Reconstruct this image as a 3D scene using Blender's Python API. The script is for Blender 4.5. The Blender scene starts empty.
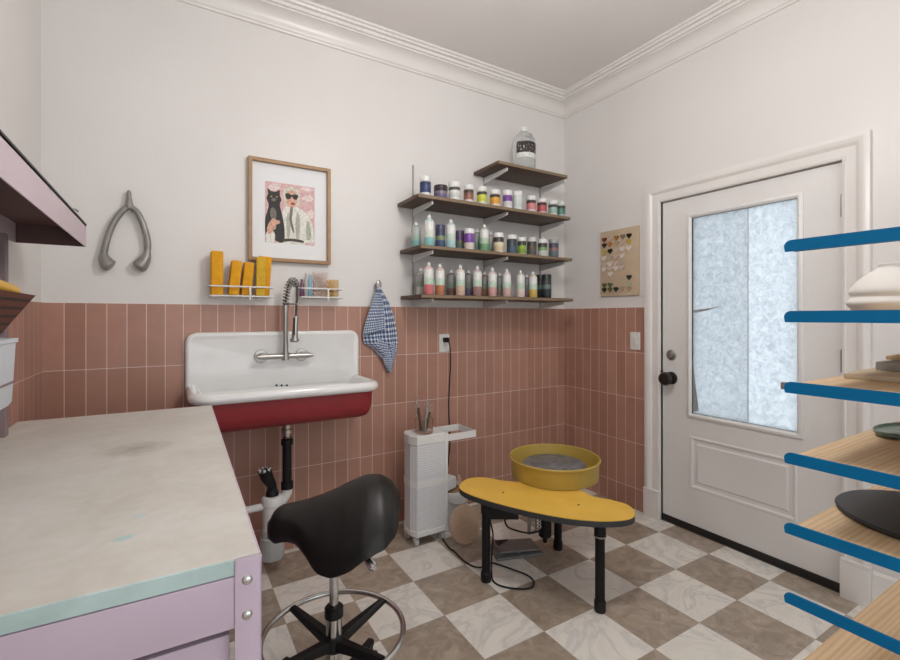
import bpy, bmesh, math, random
from mathutils import Vector, Matrix
PI = math.pi
rnd = random.Random(7)
SC = bpy.context.scene
COL = SC.collection

# ------------------------------------------------------------------ camera geometry
F_PX, YAW, CAM = 461.22, math.radians(31.1956), Vector((-2.7142, -2.7037, 1.3121))
SN, CS = math.sin(YAW), math.cos(YAW)
def W(u, v, x=None, y=None, z=None, fw=None):
    """point on a wall / shelf / floor plane of the room seen at a photo position"""
    r = (u - 450) / F_PX; q = -(v - 316.667) / F_PX
    d = Vector((SN + r * CS, CS - r * SN, q))
    if x is not None: t = (x - CAM.x) / d.x
    elif y is not None: t = (y - CAM.y) / d.y
    elif z is not None: t = (z - CAM.z) / d.z
    else: t = fw
    return CAM + d * t

# ------------------------------------------------------------------ materials
def lin(c):
    c /= 255.0
    return c / 12.92 if c <= 0.04045 else ((c + 0.055) / 1.055) ** 2.4
def P(r, g, b, k=1.0):
    return tuple(min(0.9, lin(c) * k) for c in (r, g, b))
class N:
    def __init__(s, name):
        s.m = bpy.data.materials.new(name); s.m.use_nodes = True
        s.t = s.m.node_tree; s.b = s.t.nodes['Principled BSDF']; s.out = s.t.nodes['Material Output']
    def n(s, kind, **kw):
        x = s.t.nodes.new(kind)
        for k, v in kw.items():
            if hasattr(x, k): setattr(x, k, v)
        return x
    def l(s, a, ao, b, bi): s.t.links.new(a.outputs[ao], b.inputs[bi])
    def coord(s, scale=(1, 1, 1), loc=(0, 0, 0), rot=(0, 0, 0), src='Object'):
        tc = s.n('ShaderNodeTexCoord'); mp = s.n('ShaderNodeMapping')
        mp.inputs['Scale'].default_value = scale; mp.inputs['Location'].default_value = loc; mp.inputs['Rotation'].default_value = rot
        s.l(tc, src, mp, 'Vector'); return mp
    def noise(s, vec, scale, detail=3, rough=.55, dist=0):
        x = s.n('ShaderNodeTexNoise'); x.inputs['Scale'].default_value = scale; x.inputs['Detail'].default_value = detail
        x.inputs['Roughness'].default_value = rough; x.inputs['Distortion'].default_value = dist
        if vec: s.l(vec, 'Vector', x, 'Vector')
        return x
    def ramp(s, src, out, stops):
        r = s.n('ShaderNodeValToRGB'); s.l(src, out, r, 'Fac')
        e = r.color_ramp.elements
        while len(e) < len(stops): e.new(0.5)
        for i, (p, c) in enumerate(stops):
            e[i].position = p; e[i].color = (*c, 1) if len(c) == 3 else c
        return r
    def mix(s, fac, a, b, mode='MIX'):
        x = s.n('ShaderNodeMix'); x.data_type = 'RGBA'; x.blend_type = mode
        for sock, v in ((x.inputs[0], fac), (x.inputs[6], a), (x.inputs[7], b)):
            if isinstance(v, tuple) and len(v) == 2 and not isinstance(v[0], (int, float)): s.t.links.new(v[0].outputs[v[1]], sock)
            elif isinstance(v, (int, float)): sock.default_value = v
            else: sock.default_value = (*v, 1)
        return (x, 2)
    def color(s, src): s.t.links.new(src[0].outputs[src[1]], s.b.inputs['Base Color'])
    def bump(s, node, out, strength, dist=.002):
        bp = s.n('ShaderNodeBump'); bp.inputs['Strength'].default_value = strength; bp.inputs['Distance'].default_value = dist
        s.l(node, out, bp, 'Height'); s.l(bp, 'Normal', s.b, 'Normal')
MATS = {}
def plain(name, c, rough=.5, metal=0, var=.06, scale=14, bump=0, spec=None, coat=0):
    if name in MATS: return MATS[name]
    k = N(name); mp = k.coord(); nz = k.noise(mp, scale, 4)
    d = tuple(x * (1 - var) for x in c); u = tuple(min(1, x * (1 + var)) for x in c)
    r = k.ramp(nz, 'Fac', [(.3, d), (.7, u)]); k.color((r, 'Color'))
    k.b.inputs['Roughness'].default_value = rough; k.b.inputs['Metallic'].default_value = metal
    if spec is not None: k.b.inputs['Specular IOR Level'].default_value = spec
    if coat: k.b.inputs['Coat Weight'].default_value = coat
    if bump: k.bump(k.noise(mp, scale * 6, 3), 'Fac', bump)
    MATS[name] = k.m; return k.m
def wood(name, a, b, scale=(2, 30, 30), rough=.55, rings=3.0, knots=False):
    if name in MATS: return MATS[name]
    k = N(name); mp = k.coord(scale)
    nz = k.noise(mp, 1.0, 5, .6, 1.2)
    r = k.ramp(nz, 'Fac', [(.25, a), (.75, b)])
    wv = k.n('ShaderNodeTexWave'); wv.inputs['Scale'].default_value = rings; wv.inputs['Distortion'].default_value = 6; wv.inputs['Detail'].default_value = 2
    wv.bands_direction = 'Y'; k.l(k.coord((.35, 6, 6)), 'Vector', wv, 'Vector')
    m = k.mix(.35, (r, 'Color'), (k.ramp(wv, 'Fac', [(0, a), (1, b)]), 'Color'))
    k.color(m); k.b.inputs['Roughness'].default_value = rough; k.bump(nz, 'Fac', .08)
    MATS[name] = k.m; return k.m
def glassy(name, c, rough=.05, trans=.85, ior=1.45, alpha=1.0):
    if name in MATS: return MATS[name]
    k = N(name); nz = k.noise(k.coord(), 20, 2)
    r = k.ramp(nz, 'Fac', [(.3, tuple(x * .97 for x in c)), (.7, c)]); k.color((r, 'Color'))
    k.b.inputs['Roughness'].default_value = rough; k.b.inputs['Transmission Weight'].default_value = trans
    k.b.inputs['IOR'].default_value = ior; k.b.inputs['Alpha'].default_value = alpha
    MATS[name] = k.m; return k.m

def wall_mat():
    k = N('painted plaster'); mp = k.coord()
    nz = k.noise(mp, 1.3, 3); r = k.ramp(nz, 'Fac', [(.3, (.715, .690, .672)), (.7, (.755, .730, .712))]); k.color((r, 'Color'))
    k.b.inputs['Roughness'].default_value = .42
    peel = k.noise(mp, 70, 3, .5); k.bump(peel, 'Fac', .16, .004); return k.m
M_WALL = wall_mat()
M_CEIL = plain('ceiling paint', (.74, .71, .69), .6, var=.02, scale=2, bump=.05)
M_TRIM = plain('white trim paint', (.76, .735, .71), .32, var=.02, scale=5)
M_DOOR = plain('white door paint', (.75, .735, .72), .36, var=.02, scale=4)
def tile_mat(name, axis, shift):
    k = N(name); tc = k.n('ShaderNodeTexCoord'); sp = k.n('ShaderNodeSeparateXYZ'); cb = k.n('ShaderNodeCombineXYZ')
    k.l(tc, 'Object', sp, 'Vector'); k.l(sp, axis, cb, 'X'); k.l(sp, 'Z', cb, 'Y')
    mp = k.n('ShaderNodeMapping'); mp.inputs['Location'].default_value = (shift, -.1442 + .308, 0); k.l(cb, 'Vector', mp, 'Vector')
    b = k.n('ShaderNodeTexBrick', offset=0.0, squash=1.0)
    k.l(mp, 'Vector', b, 'Vector')
    for n_, v in (('Scale', 1), ('Mortar Size', .0015), ('Mortar Smooth', .15), ('Bias', 0), ('Brick Width', .078), ('Row Height', .3079)): b.inputs[n_].default_value = v
    b.inputs['Color1'].default_value = (.395, .208, .150, 1); b.inputs['Color2'].default_value = (.48, .262, .196, 1)
    b.inputs['Mortar'].default_value = (.82, .68, .62, 1)
    nz = k.noise(mp, 9, 4, .6); mo = k.mix(.30, (b, 'Color'), (k.ramp(nz, 'Fac', [(.3, (.62, .58, .56)), (.75, (1, 1, 1))]), 'Color'), 'MULTIPLY')
    k.color(mo)
    inv = k.n('ShaderNodeMath', operation='SUBTRACT'); inv.inputs[0].default_value = 1; k.l(b, 'Fac', inv, 1)
    k.bump(inv, 'Value', .5, .002)
    k.b.inputs['Roughness'].default_value = .33; return k.m
def floor_mat():
    T = .3035
    k = N('checker marble floor tile'); mp = k.coord((1 / T, 1 / T, 1), (1.382 / T + 1, .959 / T, 0))
    ck = k.n('ShaderNodeTexChecker'); ck.inputs['Scale'].default_value = 1; k.l(mp, 'Vector', ck, 'Vector')
    wm = k.coord()
    # marble: soft grey veins
    fl = k.n('ShaderNodeVectorMath', operation='FLOOR'); k.l(mp, 'Vector', fl, 0)
    wn = k.n('ShaderNodeTexWhiteNoise'); k.l(fl, 'Vector', wn, 'Vector')
    mul = k.n('ShaderNodeVectorMath', operation='MULTIPLY_ADD'); k.l(wn, 'Color', mul, 0); mul.inputs[1].default_value = (5, 5, 5); k.l(wm, 'Vector', mul, 2)
    v1 = k.n('ShaderNodeTexNoise'); v1.inputs['Scale'].default_value = 3.4; v1.inputs['Detail'].default_value = 7; v1.inputs['Distortion'].default_value = 1.6; v1.inputs['Roughness'].default_value = .62
    k.l(mul, 'Vector', v1, 'Vector')
    white = k.ramp(v1, 'Fac', [(.33, (.76, .72, .65)), (.45, (.82, .78, .71)), (.515, (.66, .635, .595)), (.565, (.80, .76, .69)), (.7, (.84, .80, .73))])
    v2 = k.n('ShaderNodeTexNoise'); v2.inputs['Scale'].default_value = 11; v2.inputs['Detail'].default_value = 9; v2.inputs['Distortion'].default_value = 1.1; v2.inputs['Roughness'].default_value = .7
    k.l(mul, 'Vector', v2, 'Vector')
    tan = k.ramp(v2, 'Fac', [(.30, (.265, .208, .152)), (.48, (.37, .295, .224)), (.60, (.45, .37, .29)), (.72, (.56, .475, .385))])
    m = k.mix((ck, 'Fac'), (tan, 'Color'), (white, 'Color'))
    tone = k.mix(.14, m, (wn, 'Value'), 'SOFT_LIGHT')
    hsv = k.n('ShaderNodeHueSaturation'); hsv.inputs['Saturation'].default_value = .9; k.t.links.new(tone[0].outputs[2], hsv.inputs['Color'])
    # grout
    sp = k.n('ShaderNodeSeparateXYZ'); k.l(mp, 'Vector', sp, 'Vector'); ms = []
    for ax in 'XY':
        fr = k.n('ShaderNodeMath', operation='FRACT'); k.l(sp, ax, fr, 0)
        a = k.n('ShaderNodeMath', operation='SUBTRACT'); k.l(fr, 'Value', a, 0); a.inputs[1].default_value = .5
        ab = k.n('ShaderNodeMath', operation='ABSOLUTE'); k.l(a, 'Value', ab, 0)
        g = k.n('ShaderNodeMath', operation='GREATER_THAN'); k.l(ab, 'Value', g, 0); g.inputs[1].default_value = .496; ms.append(g)
    mx = k.n('ShaderNodeMath', operation='MAXIMUM'); k.l(ms[0], 'Value', mx, 0); k.l(ms[1], 'Value', mx, 1)
    f = k.mix((mx, 'Value'), (hsv, 'Color'), (.42, .37, .31)); k.color(f)
    k.b.inputs['Roughness'].default_value = .34; return k.m

# ------------------------------------------------------------------ mesh builder
class MB:
    def __init__(s): s.bm = bmesh.new()
    def poly(s, pts, mi=0):
        f = s.bm.faces.new([s.bm.verts.new(p) for p in pts]); f.material_index = mi; return f
    def box(s, x0, x1, y0, y1, z0, z1, bev=0, seg=2, rot=None, mi=0):
        b = bmesh.new(); bmesh.ops.create_cube(b, size=1)
        c = Vector(((x0 + x1) / 2, (y0 + y1) / 2, (z0 + z1) / 2))
        for v in b.verts: v.co = Vector((v.co.x * abs(x1 - x0), v.co.y * abs(y1 - y0), v.co.z * abs(z1 - z0)))
        if bev: bmesh.ops.bevel(b, geom=b.edges[:], offset=bev, segments=seg, affect='EDGES', profile=.6)
        R = rot.to_4x4() if rot else Matrix()
        s.join(b, Matrix.Translation(c) @ R, mi); return s
    def join(s, b, M=Matrix(), mi=0):
        mp = {v: s.bm.verts.new(M @ v.co) for v in b.verts}
        for f in b.faces:
            try: g = s.bm.faces.new([mp[v] for v in f.verts]); g.material_index = mi
            except ValueError: pass
        b.free()
    def loft(s, loops, cap0=True, cap1=True, closed=True, mi=0):
        L = [[s.bm.verts.new(p) for p in lp] for lp in loops]
        for a, b in zip(L, L[1:]):
            n = len(a)
            for i in range(n if closed else n - 1):
                j = (i + 1) % n
                f = s.bm.faces.new((a[i], a[j], b[j], b[i])); f.material_index = mi
        if cap0: s.bm.faces.new(L[0][::-1]).material_index = mi
        if cap1: s.bm.faces.new(L[-1]).material_index = mi
        return s
    def tube(s, pts, r, seg=10, closed=False, mi=0):
        pts = [Vector(p) for p in pts]; n = len(pts); rs = r if isinstance(r, (list, tuple)) else [r] * n
        T = []
        for i in range(n):
            a = pts[(i - 1) % n] if (closed or i) else pts[0]; b = pts[(i + 1) % n] if (closed or i < n - 1) else pts[-1]
            T.append((b - a).normalized())
        u = T[0].orthogonal().normalized(); loops = []
        for i in range(n):
            u = (u - T[i] * u.dot(T[i])).normalized(); w = T[i].cross(u)
            loops.append([pts[i] + (u * math.cos(2 * PI * k / seg) + w * math.sin(2 * PI * k / seg)) * rs[i] for k in range(seg)])
        if closed:
            # close ring
            L = [[s.bm.verts.new(p) for p in lp] for lp in loops]
            for i in range(n):
                a, b = L[i], L[(i + 1) % n]
                for k in range(seg): s.bm.faces.new((a[k], a[(k + 1) % seg], b[(k + 1) % seg], b[k]))
        else: s.loft(loops, mi=mi)
        return s
    def cyl(s, p0, p1, r0, r1=None, seg=20, mi=0): return s.tube([p0, p1], [r0, r0 if r1 is None else r1], seg, mi=mi)
    def lathe(s, prof, c=(0, 0, 0), seg=28, axis='Z', mi=0):
        loops = []
        for r, h in prof:
            lp = []
            for k in range(seg):
                a = 2 * PI * k / seg; x, y = max(r, 1e-4) * math.cos(a), max(r, 1e-4) * math.sin(a)
                p = {'Z': (x, y, h), 'Y': (x, h, -y), 'X': (h, x, y)}[axis]
                lp.append(Vector(p) + Vector(c))
            loops.append(lp)
        return s.loft(loops, mi=mi)
    def prism(s, poly, axis, a, b, mi=0):
        f = {'Z': lambda p, h: (p[0], p[1], h), 'Y': lambda p, h: (p[0], h, p[1]), 'X': lambda p, h: (h, p[0], p[1])}[axis]
        return s.loft([[f(p, a) for p in poly], [f(p, b) for p in poly]], mi=mi)
    def build(s, name, mats, parent=None, loc=(0, 0, 0), rot=(0, 0, 0), smooth=35, bevel=0, shift=None, solid=0, sub=0):
        if shift is not None: bmesh.ops.translate(s.bm, vec=-Vector(shift), verts=s.bm.verts)
        bmesh.ops.recalc_face_normals(s.bm, faces=s.bm.faces)
        me = bpy.data.meshes.new(name); s.bm.to_mesh(me); s.bm.free()
        for m in (mats if isinstance(mats, (list, tuple)) else [mats]): me.materials.append(m)
        for p in me.polygons: p.use_smooth = smooth > 0
        if smooth: me.set_sharp_from_angle(angle=math.radians(smooth))
        o = bpy.data.objects.new(name, me); COL.objects.link(o); o.location = loc; o.rotation_euler = rot
        if parent: o.parent = parent
        if bevel:
            md = o.modifiers.new('bevel', 'BEVEL'); md.width = bevel; md.segments = 2; md.limit_method = 'ANGLE'; md.angle_limit = math.radians(40)
        if solid: md = o.modifiers.new('solid', 'SOLIDIFY'); md.thickness = solid; md.offset = 0
        if sub: md = o.modifiers.new('sub', 'SUBSURF'); md.levels = sub; md.render_levels = sub
        return o
def tag(o, label, cat, group=None, kind=None):
    o['label'] = label; o['category'] = cat
    if group: o['group'] = group
    if kind: o['kind'] = kind
    return o
def thing(name, label, cat, loc=(0, 0, 0), rz=0, group=None):
    o = bpy.data.objects.new(name, None); COL.objects.link(o); o.location = loc; o.rotation_euler = (0, 0, rz); o.empty_display_size = .05
    return tag(o, label, cat, group)
def struct(name, mb, mat, **kw):
    o = mb.build(name, mat, **kw); o['kind'] = 'structure'; return o
def dup(root, loc, label, group=None, mats=None):
    r = root.copy(); COL.objects.link(r); r.location = loc; r['label'] = label
    if group: r['group'] = group
    for ch in root.children:
        c = ch.copy(); COL.objects.link(c); c.parent = r
        for g in ch.children:
            d = g.copy(); COL.objects.link(d); d.parent = c
    return r
def rrect(x0, x1, y0, y1, r, n=6):
    out = []
    for cx, cy, a0 in ((x1 - r, y1 - r, 0), (x0 + r, y1 - r, 90), (x0 + r, y0 + r, 180), (x1 - r, y0 + r, 270)):
        for i in range(n + 1):
            a = math.radians(a0 + 90 * i / n); out.append((cx + r * math.cos(a), cy + r * math.sin(a)))
    return out
def spline(pts, n=8, closed=False):
    pts = [Vector(p) for p in pts]; out = []; m = len(pts)
    g = (lambda i: pts[i % m]) if closed else (lambda i: pts[max(0, min(m - 1, i))])
    for i in range(m if closed else m - 1):
        a, b, c, d = g(i - 1), g(i), g(i + 1), g(i + 2)
        for k in range(n):
            t = k / n
            out.append(.5 * ((2 * b) + (c - a) * t + (2 * a - 5 * b + 4 * c - d) * t * t + (3 * b - a - 3 * c + d) * t ** 3))
    if not closed: out.append(pts[-1])
    return out

# common materials
M_CHROME = plain('brushed chrome', (.62, .62, .61), .22, 1, .03)
M_NICKEL = plain('brushed nickel', (.44, .43, .40), .34, 1, .05)
M_STEEL = plain('dull steel', (.40, .39, .38), .42, 1, .08)
M_BLACK = plain('black plastic', (.009, .009, .010), .42, 0, .1, spec=.3)
M_BLKMET = plain('black painted steel', (.008, .008, .008), .45, 0, .15, spec=.25)
M_WHITEP = plain('white plastic', (.72, .72, .70), .4, 0, .03)
M_WHITEM = plain('white powder coat', (.74, .74, .73), .4, 0, .03)
M_ENAMEL = plain('white enamel', (.80, .80, .79), .16, 0, .02, coat=.4)
M_RED = plain('red enamel', (.245, .016, .022), .4, 0, .08)
M_CREAM = plain('cream paper card', (.62, .56, .36), .7, 0, .05)

# ================================================================== ROOM SHELL
XL, ZC, YF = -3.209, 3.055, -4.1
ZT = 1.3758
struct('floor', MB().box(XL - .15, .14, YF, .15, -.1, 0), floor_mat(), smooth=0)
struct('ceiling', MB().box(XL - .15, .14, YF, .15, ZC, ZC + .1), M_CEIL, smooth=0)
struct('wall_back', MB().box(XL - .12, .12, 0, .12, 0, ZC), M_WALL, smooth=0)
struct('wall_left', MB().box(XL - .12, XL, YF, 0, 0, ZC), M_WALL, smooth=0)
DY0, DY1, DZ = -.858, -1.803, 2.052      # door opening
wr = MB().box(0, .12, DY0, 0, 0, ZC).box(0, .12, YF, DY1, 0, ZC).box(0, .12, DY1, DY0, DZ, ZC)
struct('wall_right', wr, M_WALL, smooth=0)
TT = .008
tb = tile_mat('terracotta tile, sink side', 'X', 3.2055)
tr = tile_mat('terracotta tile, door side', 'Y', .0475)
tl = tile_mat('terracotta tile, bench side', 'Y', .012)
struct('trim_1', MB().box(XL, 0, -TT, 0, 0, ZT), tb, smooth=0)
struct('trim_2', MB().box(-TT, 0, -.754, -TT, 0, ZT), tr, smooth=0)
struct('trim_3', MB().box(XL, XL + TT, -2.3, -TT, 0, ZT), tl, smooth=0)
# crown moulding
prof = [(0, 2.905), (.010, 2.907), (.013, 2.917), (.020, 2.922)]
for i in range(9):
    a = i / 8 * PI / 2; prof.append((.022 + .062 * (1 - math.cos(a)), 2.926 + .066 * math.sin(a)))
prof += [(.086, 2.992), (.086, 2.998), (.082, 3.000), (.082, 3.005), (.094, 3.006), (.096, 3.018), (.091, 3.021), (.091, 3.026), (.108, 3.029), (.112, 3.040), (.124, 3.042), (.126, 3.055), (0, 3.055)]
def crown(name, f0, f1):
    struct(name, MB().loft([[f0(d, z) for d, z in prof], [f1(d, z) for d, z in prof]]), M_TRIM, smooth=25)
crown('trim_4', lambda d, z: (XL + d, -d, z), lambda d, z: (-d, -d, z))
crown('trim_5', lambda d, z: (-d, -d, z), lambda d, z: (-d, YF, z))
crown('trim_6', lambda d, z: (XL + d, -d, z), lambda d, z: (XL + d, YF, z))
# baseboard right of the door
bp = [(0, 0), (-.018, 0), (-.018, .085), (-.014, .095), (-.014, .120), (-.009, .132), (-.009, .152), (-.003, .163), (0, .165)]
struct('baseboard_right', MB().loft([[(d, -1.896, z) for d, z in bp], [(d, YF, z) for d, z in bp]]), M_TRIM, smooth=25)

# door casing
CW = .104
cprof = [(0, 0), (0, -.014), (.012, -.018), (.016, -.014), (.052, -.016), (.060, -.022), (.072, -.030), (.084, -.032), (.092, -.028), (.104, -.026), (.104, 0)]
def casing_pt(w, d, k):
    return [(d, DY0 + w, .18), (d, DY0 + w, DZ + w), (d, DY1 - w, DZ + w), (d, DY1 - w, .18)][k]
cas = MB().loft([[casing_pt(w, d, k) for w, d in cprof] for k in range(4)])
for ys in ((DY0 - .002, DY0 + CW + .004), (DY1 - CW - .004, DY1 + .002)): cas.box(-.034, 0, *ys, 0, .17, .002); cas.box(-.036, 0, *ys, .17, .186, .004)
struct('trim_7', cas, M_TRIM, smooth=25)
jm = MB().box(0, .12, DY0, DY0 + .012, 0, DZ).box(0, .12, DY1 - .012, DY1, 0, DZ).box(0, .12, DY1, DY0, DZ - .001, DZ + .012)
jm.box(.062, .08, DY0 - .012, DY0, 0, DZ).box(.062, .08, DY1, DY1 + .012, 0, DZ).box(.062, .08, DY1, DY0, DZ - .012, DZ)
struct('trim_8', jm, M_TRIM, smooth=0)
# door slab: stiles, rails, moulded lower panel, framed lite
sx0, sx1 = .012, .056
ya, yb = DY0 - .004, DY1 + .004
gy0, gy1, gz0, gz1 = -1.058, -1.612, .722, 1.915      # glass
py0, py1, pz0, pz1 = -1.042, -1.612, .262, .582       # lower panel
dm = MB()
dm.box(sx0, sx1, gy0, ya, .04, 2.045).box(sx0, sx1, yb, gy1, .04, 2.045)
dm.box(sx0, sx1, gy1, gy0, gz1, 2.045).box(sx0, sx1, gy1, gy0, pz1, gz0).box(sx0, sx1, gy1, gy0, .04, pz0)
def panel_ring(mb, y0, y1, z0, z1, steps):
    loops = []
    for ins, x in steps: loops.append([(x, y0 - ins, z0 + ins), (x, y1 + ins, z0 + ins), (x, y1 + ins, z1 - ins), (x, y0 - ins, z1 - ins)])
    return mb.loft(loops)
panel_ring(dm, py0, py1, pz0, pz1, [(0, .055), (0, .012), (.006, .008), (.014, .010), (.022, .020), (.040, .020), (.050, .013), (.054, .014)])
dm.box(sx0, sx1, py0, gy0, pz0 - .001, pz1 + .001); dm.box(sx0 , sx1, gy1, py1, pz0, pz1)
door = struct('door_1', dm, M_DOOR, smooth=25)
fm = MB()
loops = []
for ins, x in [(-.028, .013), (-.028, .004), (-.022, .000), (-.012, -.002), (-.006, .002), (0, .008), (0, .03)]:
    loops.append([(x, gy0 - ins, gz0 + ins), (x, gy1 + ins, gz0 + ins), (x, gy1 + ins, gz1 - ins), (x, gy0 - ins, gz1 - ins)])
fm.loft(loops, cap0=False, cap1=False)
for t in range(5):
    for yy in (gy0 + .017, gy1 - .017): fm.lathe([(.004, -.0045), (.003, -.006), (0, -.006)], (0, yy, gz0 + .08 + t * .255), 8, 'X')
fm.build('window_frame', M_DOOR, door)
# frosted, crinkled film on the glass lets the daylight through
k = N('frosted privacy film'); mp = k.coord()
crk = k.n('ShaderNodeTexVoronoi'); crk.feature = 'DISTANCE_TO_EDGE'; crk.inputs['Scale'].default_value = 26
wn_ = k.noise(mp, 14, 5, .65); mv = k.mix(.12, (mp, 'Vector'), (wn_, 'Color')); k.t.links.new(mv[0].outputs[2], crk.inputs['Vector'])
n1 = k.noise(mp, 34, 6, .7, 1.0)
tone = k.ramp(n1, 'Fac', [(.30, (.55, .59, .625)), (.5, (.68, .72, .75)), (.72, (.80, .84, .87))])
tb_ = k.n('ShaderNodeBsdfTranslucent'); gl = k.n('ShaderNodeBsdfRefraction'); gl.inputs['Roughness'].default_value = .55; gl.inputs['IOR'].default_value = 1.02
gs = k.n('ShaderNodeBsdfGlossy'); gs.inputs['Roughness'].default_value = .12; gs.inputs['Color'].default_value = (.9, .9, .9, 1)
ms = k.n('ShaderNodeMixShader'); ms.inputs[0].default_value = .25; m2 = k.n('ShaderNodeMixShader'); m2.inputs[0].default_value = .05
for nd in (tb_, gl): k.l(tone, 'Color', nd, 'Color')
bpn = k.n('ShaderNodeBump'); bpn.inputs['Strength'].default_value = .5; bpn.inputs['Distance'].default_value = .003; k.l(n1, 'Fac', bpn, 'Height')
for nd in (tb_, gl, gs): k.l(bpn, 'Normal', nd, 'Normal')
k.l(tb_, 'BSDF', ms, 1); k.l(gl, 'BSDF', ms, 2); k.l(ms, 'Shader', m2, 1); k.l(gs, 'BSDF', m2, 2); k.l(m2, 'Shader', k.out, 'Surface')
M_FILM = k.m
MB().box(.022, .026, gy1 - .004, -1.3735, gz0 - .004, gz1 + .004).build('film_sheet', M_FILM, door, smooth=0)
M_FILM2 = M_FILM.copy(); M_FILM2.name = 'frosted privacy film, denser sheet'
for nd in M_FILM2.node_tree.nodes:
    if nd.type == 'VALTORGB':
        for e in nd.color_ramp.elements: e.color = [c * .88 for c in e.color[:3]] + [1]  # left sheet: same film with its tone scaled darker
MB().box(.022, .026, -1.3735, gy0 + .004, gz0 - .004, gz1 + .004).build('film_sheet', M_FILM2, door, smooth=0)
M_PEEL = plain('grey peeled film', (.30, .32, .33), .4)
pl = MB()
pl.prism([(gy0 - .003, 1.352), (gy0 - .10, 1.362), (gy0 - .17, 1.374), (gy0 - .10, 1.352), (gy0 - .07, 1.345), (gy0 - .003, 1.334)], 'X', .0195, .0215)
pl.prism([(gy0 - .003, 1.02), (gy0 - .012, .93), (gy0 - .030, .80), (gy0 - .036, .745), (gy0 - .020, .735), (gy0 - .003, .735)], 'X', .0195, .0215)
pl.build('film_peel', M_PEEL, door)
MB().box(.0205, .0218, -1.376, -1.371, gz0, gz1).build('film_seam', plain('film seam', (.55, .60, .63), .3), door, smooth=0)
M_BRZ = plain('oil rubbed bronze', (.035, .030, .028), .3, .6)
ky = -.924
MB().lathe([(0, .014), (.033, .013), (.033, .006), (.026, .002), (.014, .001), (.013, -.012), (0, -.014)], (0, ky, 1.069), 24, 'X').box(-.014, .0, ky - .002, ky + .002, 1.055, 1.083).build('deadbolt', M_STEEL, door)
kn = MB().lathe([(0, .014), (.040, .013), (.040, .004), (.030, -.002), (.014, -.004), (.014, -.028), (.030, -.034), (.042, -.046), (.043, -.060), (.035, -.074), (0, -.078)], (0, ky, .922), 28, 'X')
kn.build('door_knob', M_BRZ, door)
MB().box(-.004, .012, DY0 - .006, DY0 + .008, .88, .965).build('strike_plate', M_BRZ, door, bevel=.001)
for z in (1.835, 1.10, .25):
    MB().cyl((-.004, DY1 + .002, z - .05), (-.004, DY1 + .002, z + .05), .007, seg=12).lathe([(0, .05), (.005, .05), (.006, .056), (0, .06)], (-.004, DY1 + .002, z), 10).build('hinge', M_STEEL, door)
MB().box(.006, .05, yb, ya, .003, .042).build('door_sweep', plain('black rubber sweep', (.012, .011, .010), .6), door, smooth=0)
MB().box(.0, .12, DY1, DY0, 0, .004).build('threshold', plain('dark bronze sill', (.03, .027, .025), .5), door, smooth=0)

# ================================================================== WALL SHELVES
M_WAL = wood('dark walnut laminate', (.060, .032, .018), (.115, .064, .038), (3, 34, 34), .5)
M_EDGE = plain('raw board edge', (.22, .155, .095), .6)
SD = .30
SH = {'bottom': (-1.455, -.212, 1.422), 'third': (-1.460, -.222, 1.714), 'second': (-1.476, -.240, 2.012), 'top': (-.890, -.270, 2.308)}
XS = (-1.362, -.792, -.262)
def wall_shelf(key, label):
    x0, x1, z = SH[key]
    t = thing('wall_shelf', label, 'shelf', ((x0 + x1) / 2, -SD / 2, z))
    MB().box(x0, x1, -SD, -.012, z, z + .022, .002).build('board', M_WAL, t, shift=((x0 + x1) / 2, -SD / 2, z))
    MB().box(x0 + .001, x1 - .001, -SD - .0015, -SD + .001, z + .003, z + .020).build('edge_band', M_EDGE, t, shift=((x0 + x1) / 2, -SD / 2, z), smooth=0)
    for xb in XS:
        if xb < x0: continue
        MB().prism([(-.012, z - .050), (-.012, z - .001), (-.268, z - .001), (-.268, z - .020)], 'X', xb - .006, xb + .006).build('bracket', M_WHITEM, t, shift=((x0 + x1) / 2, -SD / 2, z), bevel=.001)
    return t
wall_shelf('bottom', 'long dark walnut wall shelf just above the tile, lowest of the four')
wall_shelf('third', 'long dark walnut wall shelf in the middle, holding bottles at left and jars at right')
wall_shelf('second', 'long dark walnut wall shelf with a full row of small lidded jars')
wall_shelf('top', 'short dark walnut wall shelf at the top, holding the clear jug')
M_RAIL = plain('grey steel standard', (.38, .38, .38), .45, .6)
for xb, lb, zt in ((XS[0], 'slim steel shelf standard at the left end of the wall shelves, its top end bare', 2.30), (XS[1], 'slim steel shelf standard behind the middle of the wall shelves', 2.34), (XS[2], 'slim steel shelf standard near the room corner behind the wall shelves', 2.34)):
    m = MB().box(xb - .004, xb + .004, -.011, -.0005, 1.385, zt, .001)
    tag(m.build('shelf_standard', M_RAIL, shift=(xb, -.006, 1.4), loc=(xb, -.006, 1.4)), lb, 'bracket')

# ---- bottles and jars on the shelves
def label_mat(name, top, mid, low, split=.42, ink=(.10, .10, .12), dens=.5):
    """printed label: colour fields by height plus rows of fine print"""
    k = N(name); tc = k.n('ShaderNodeTexCoord'); sp = k.n('ShaderNodeSeparateXYZ'); k.l(tc, 'Generated', sp, 'Vector')
    r = k.ramp(sp, 'Z', [(0, low), (split - .02, low), (split, mid), (split + .22, mid), (split + .3, top), (1, top)])
    mp = k.n('ShaderNodeMapping'); mp.inputs['Scale'].default_value = (9, 9, 16); k.l(tc, 'Generated', mp, 'Vector')
    nz = k.noise(mp, 1.6, 2, .5); pr = k.ramp(nz, 'Fac', [(dens + .06, (0, 0, 0)), (dens + .09, (1, 1, 1))])
    m = k.mix((pr, 'Color'), (r, 'Color'), ink); k.color(m); k.b.inputs['Roughness'].default_value = .4
    return k.m
M_CAP = plain('white cap plastic', (.76, .76, .75), .4, var=.02)
M_GREYCAP = plain('grey cap plastic', (.42, .44, .45), .4, var=.02)
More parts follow.
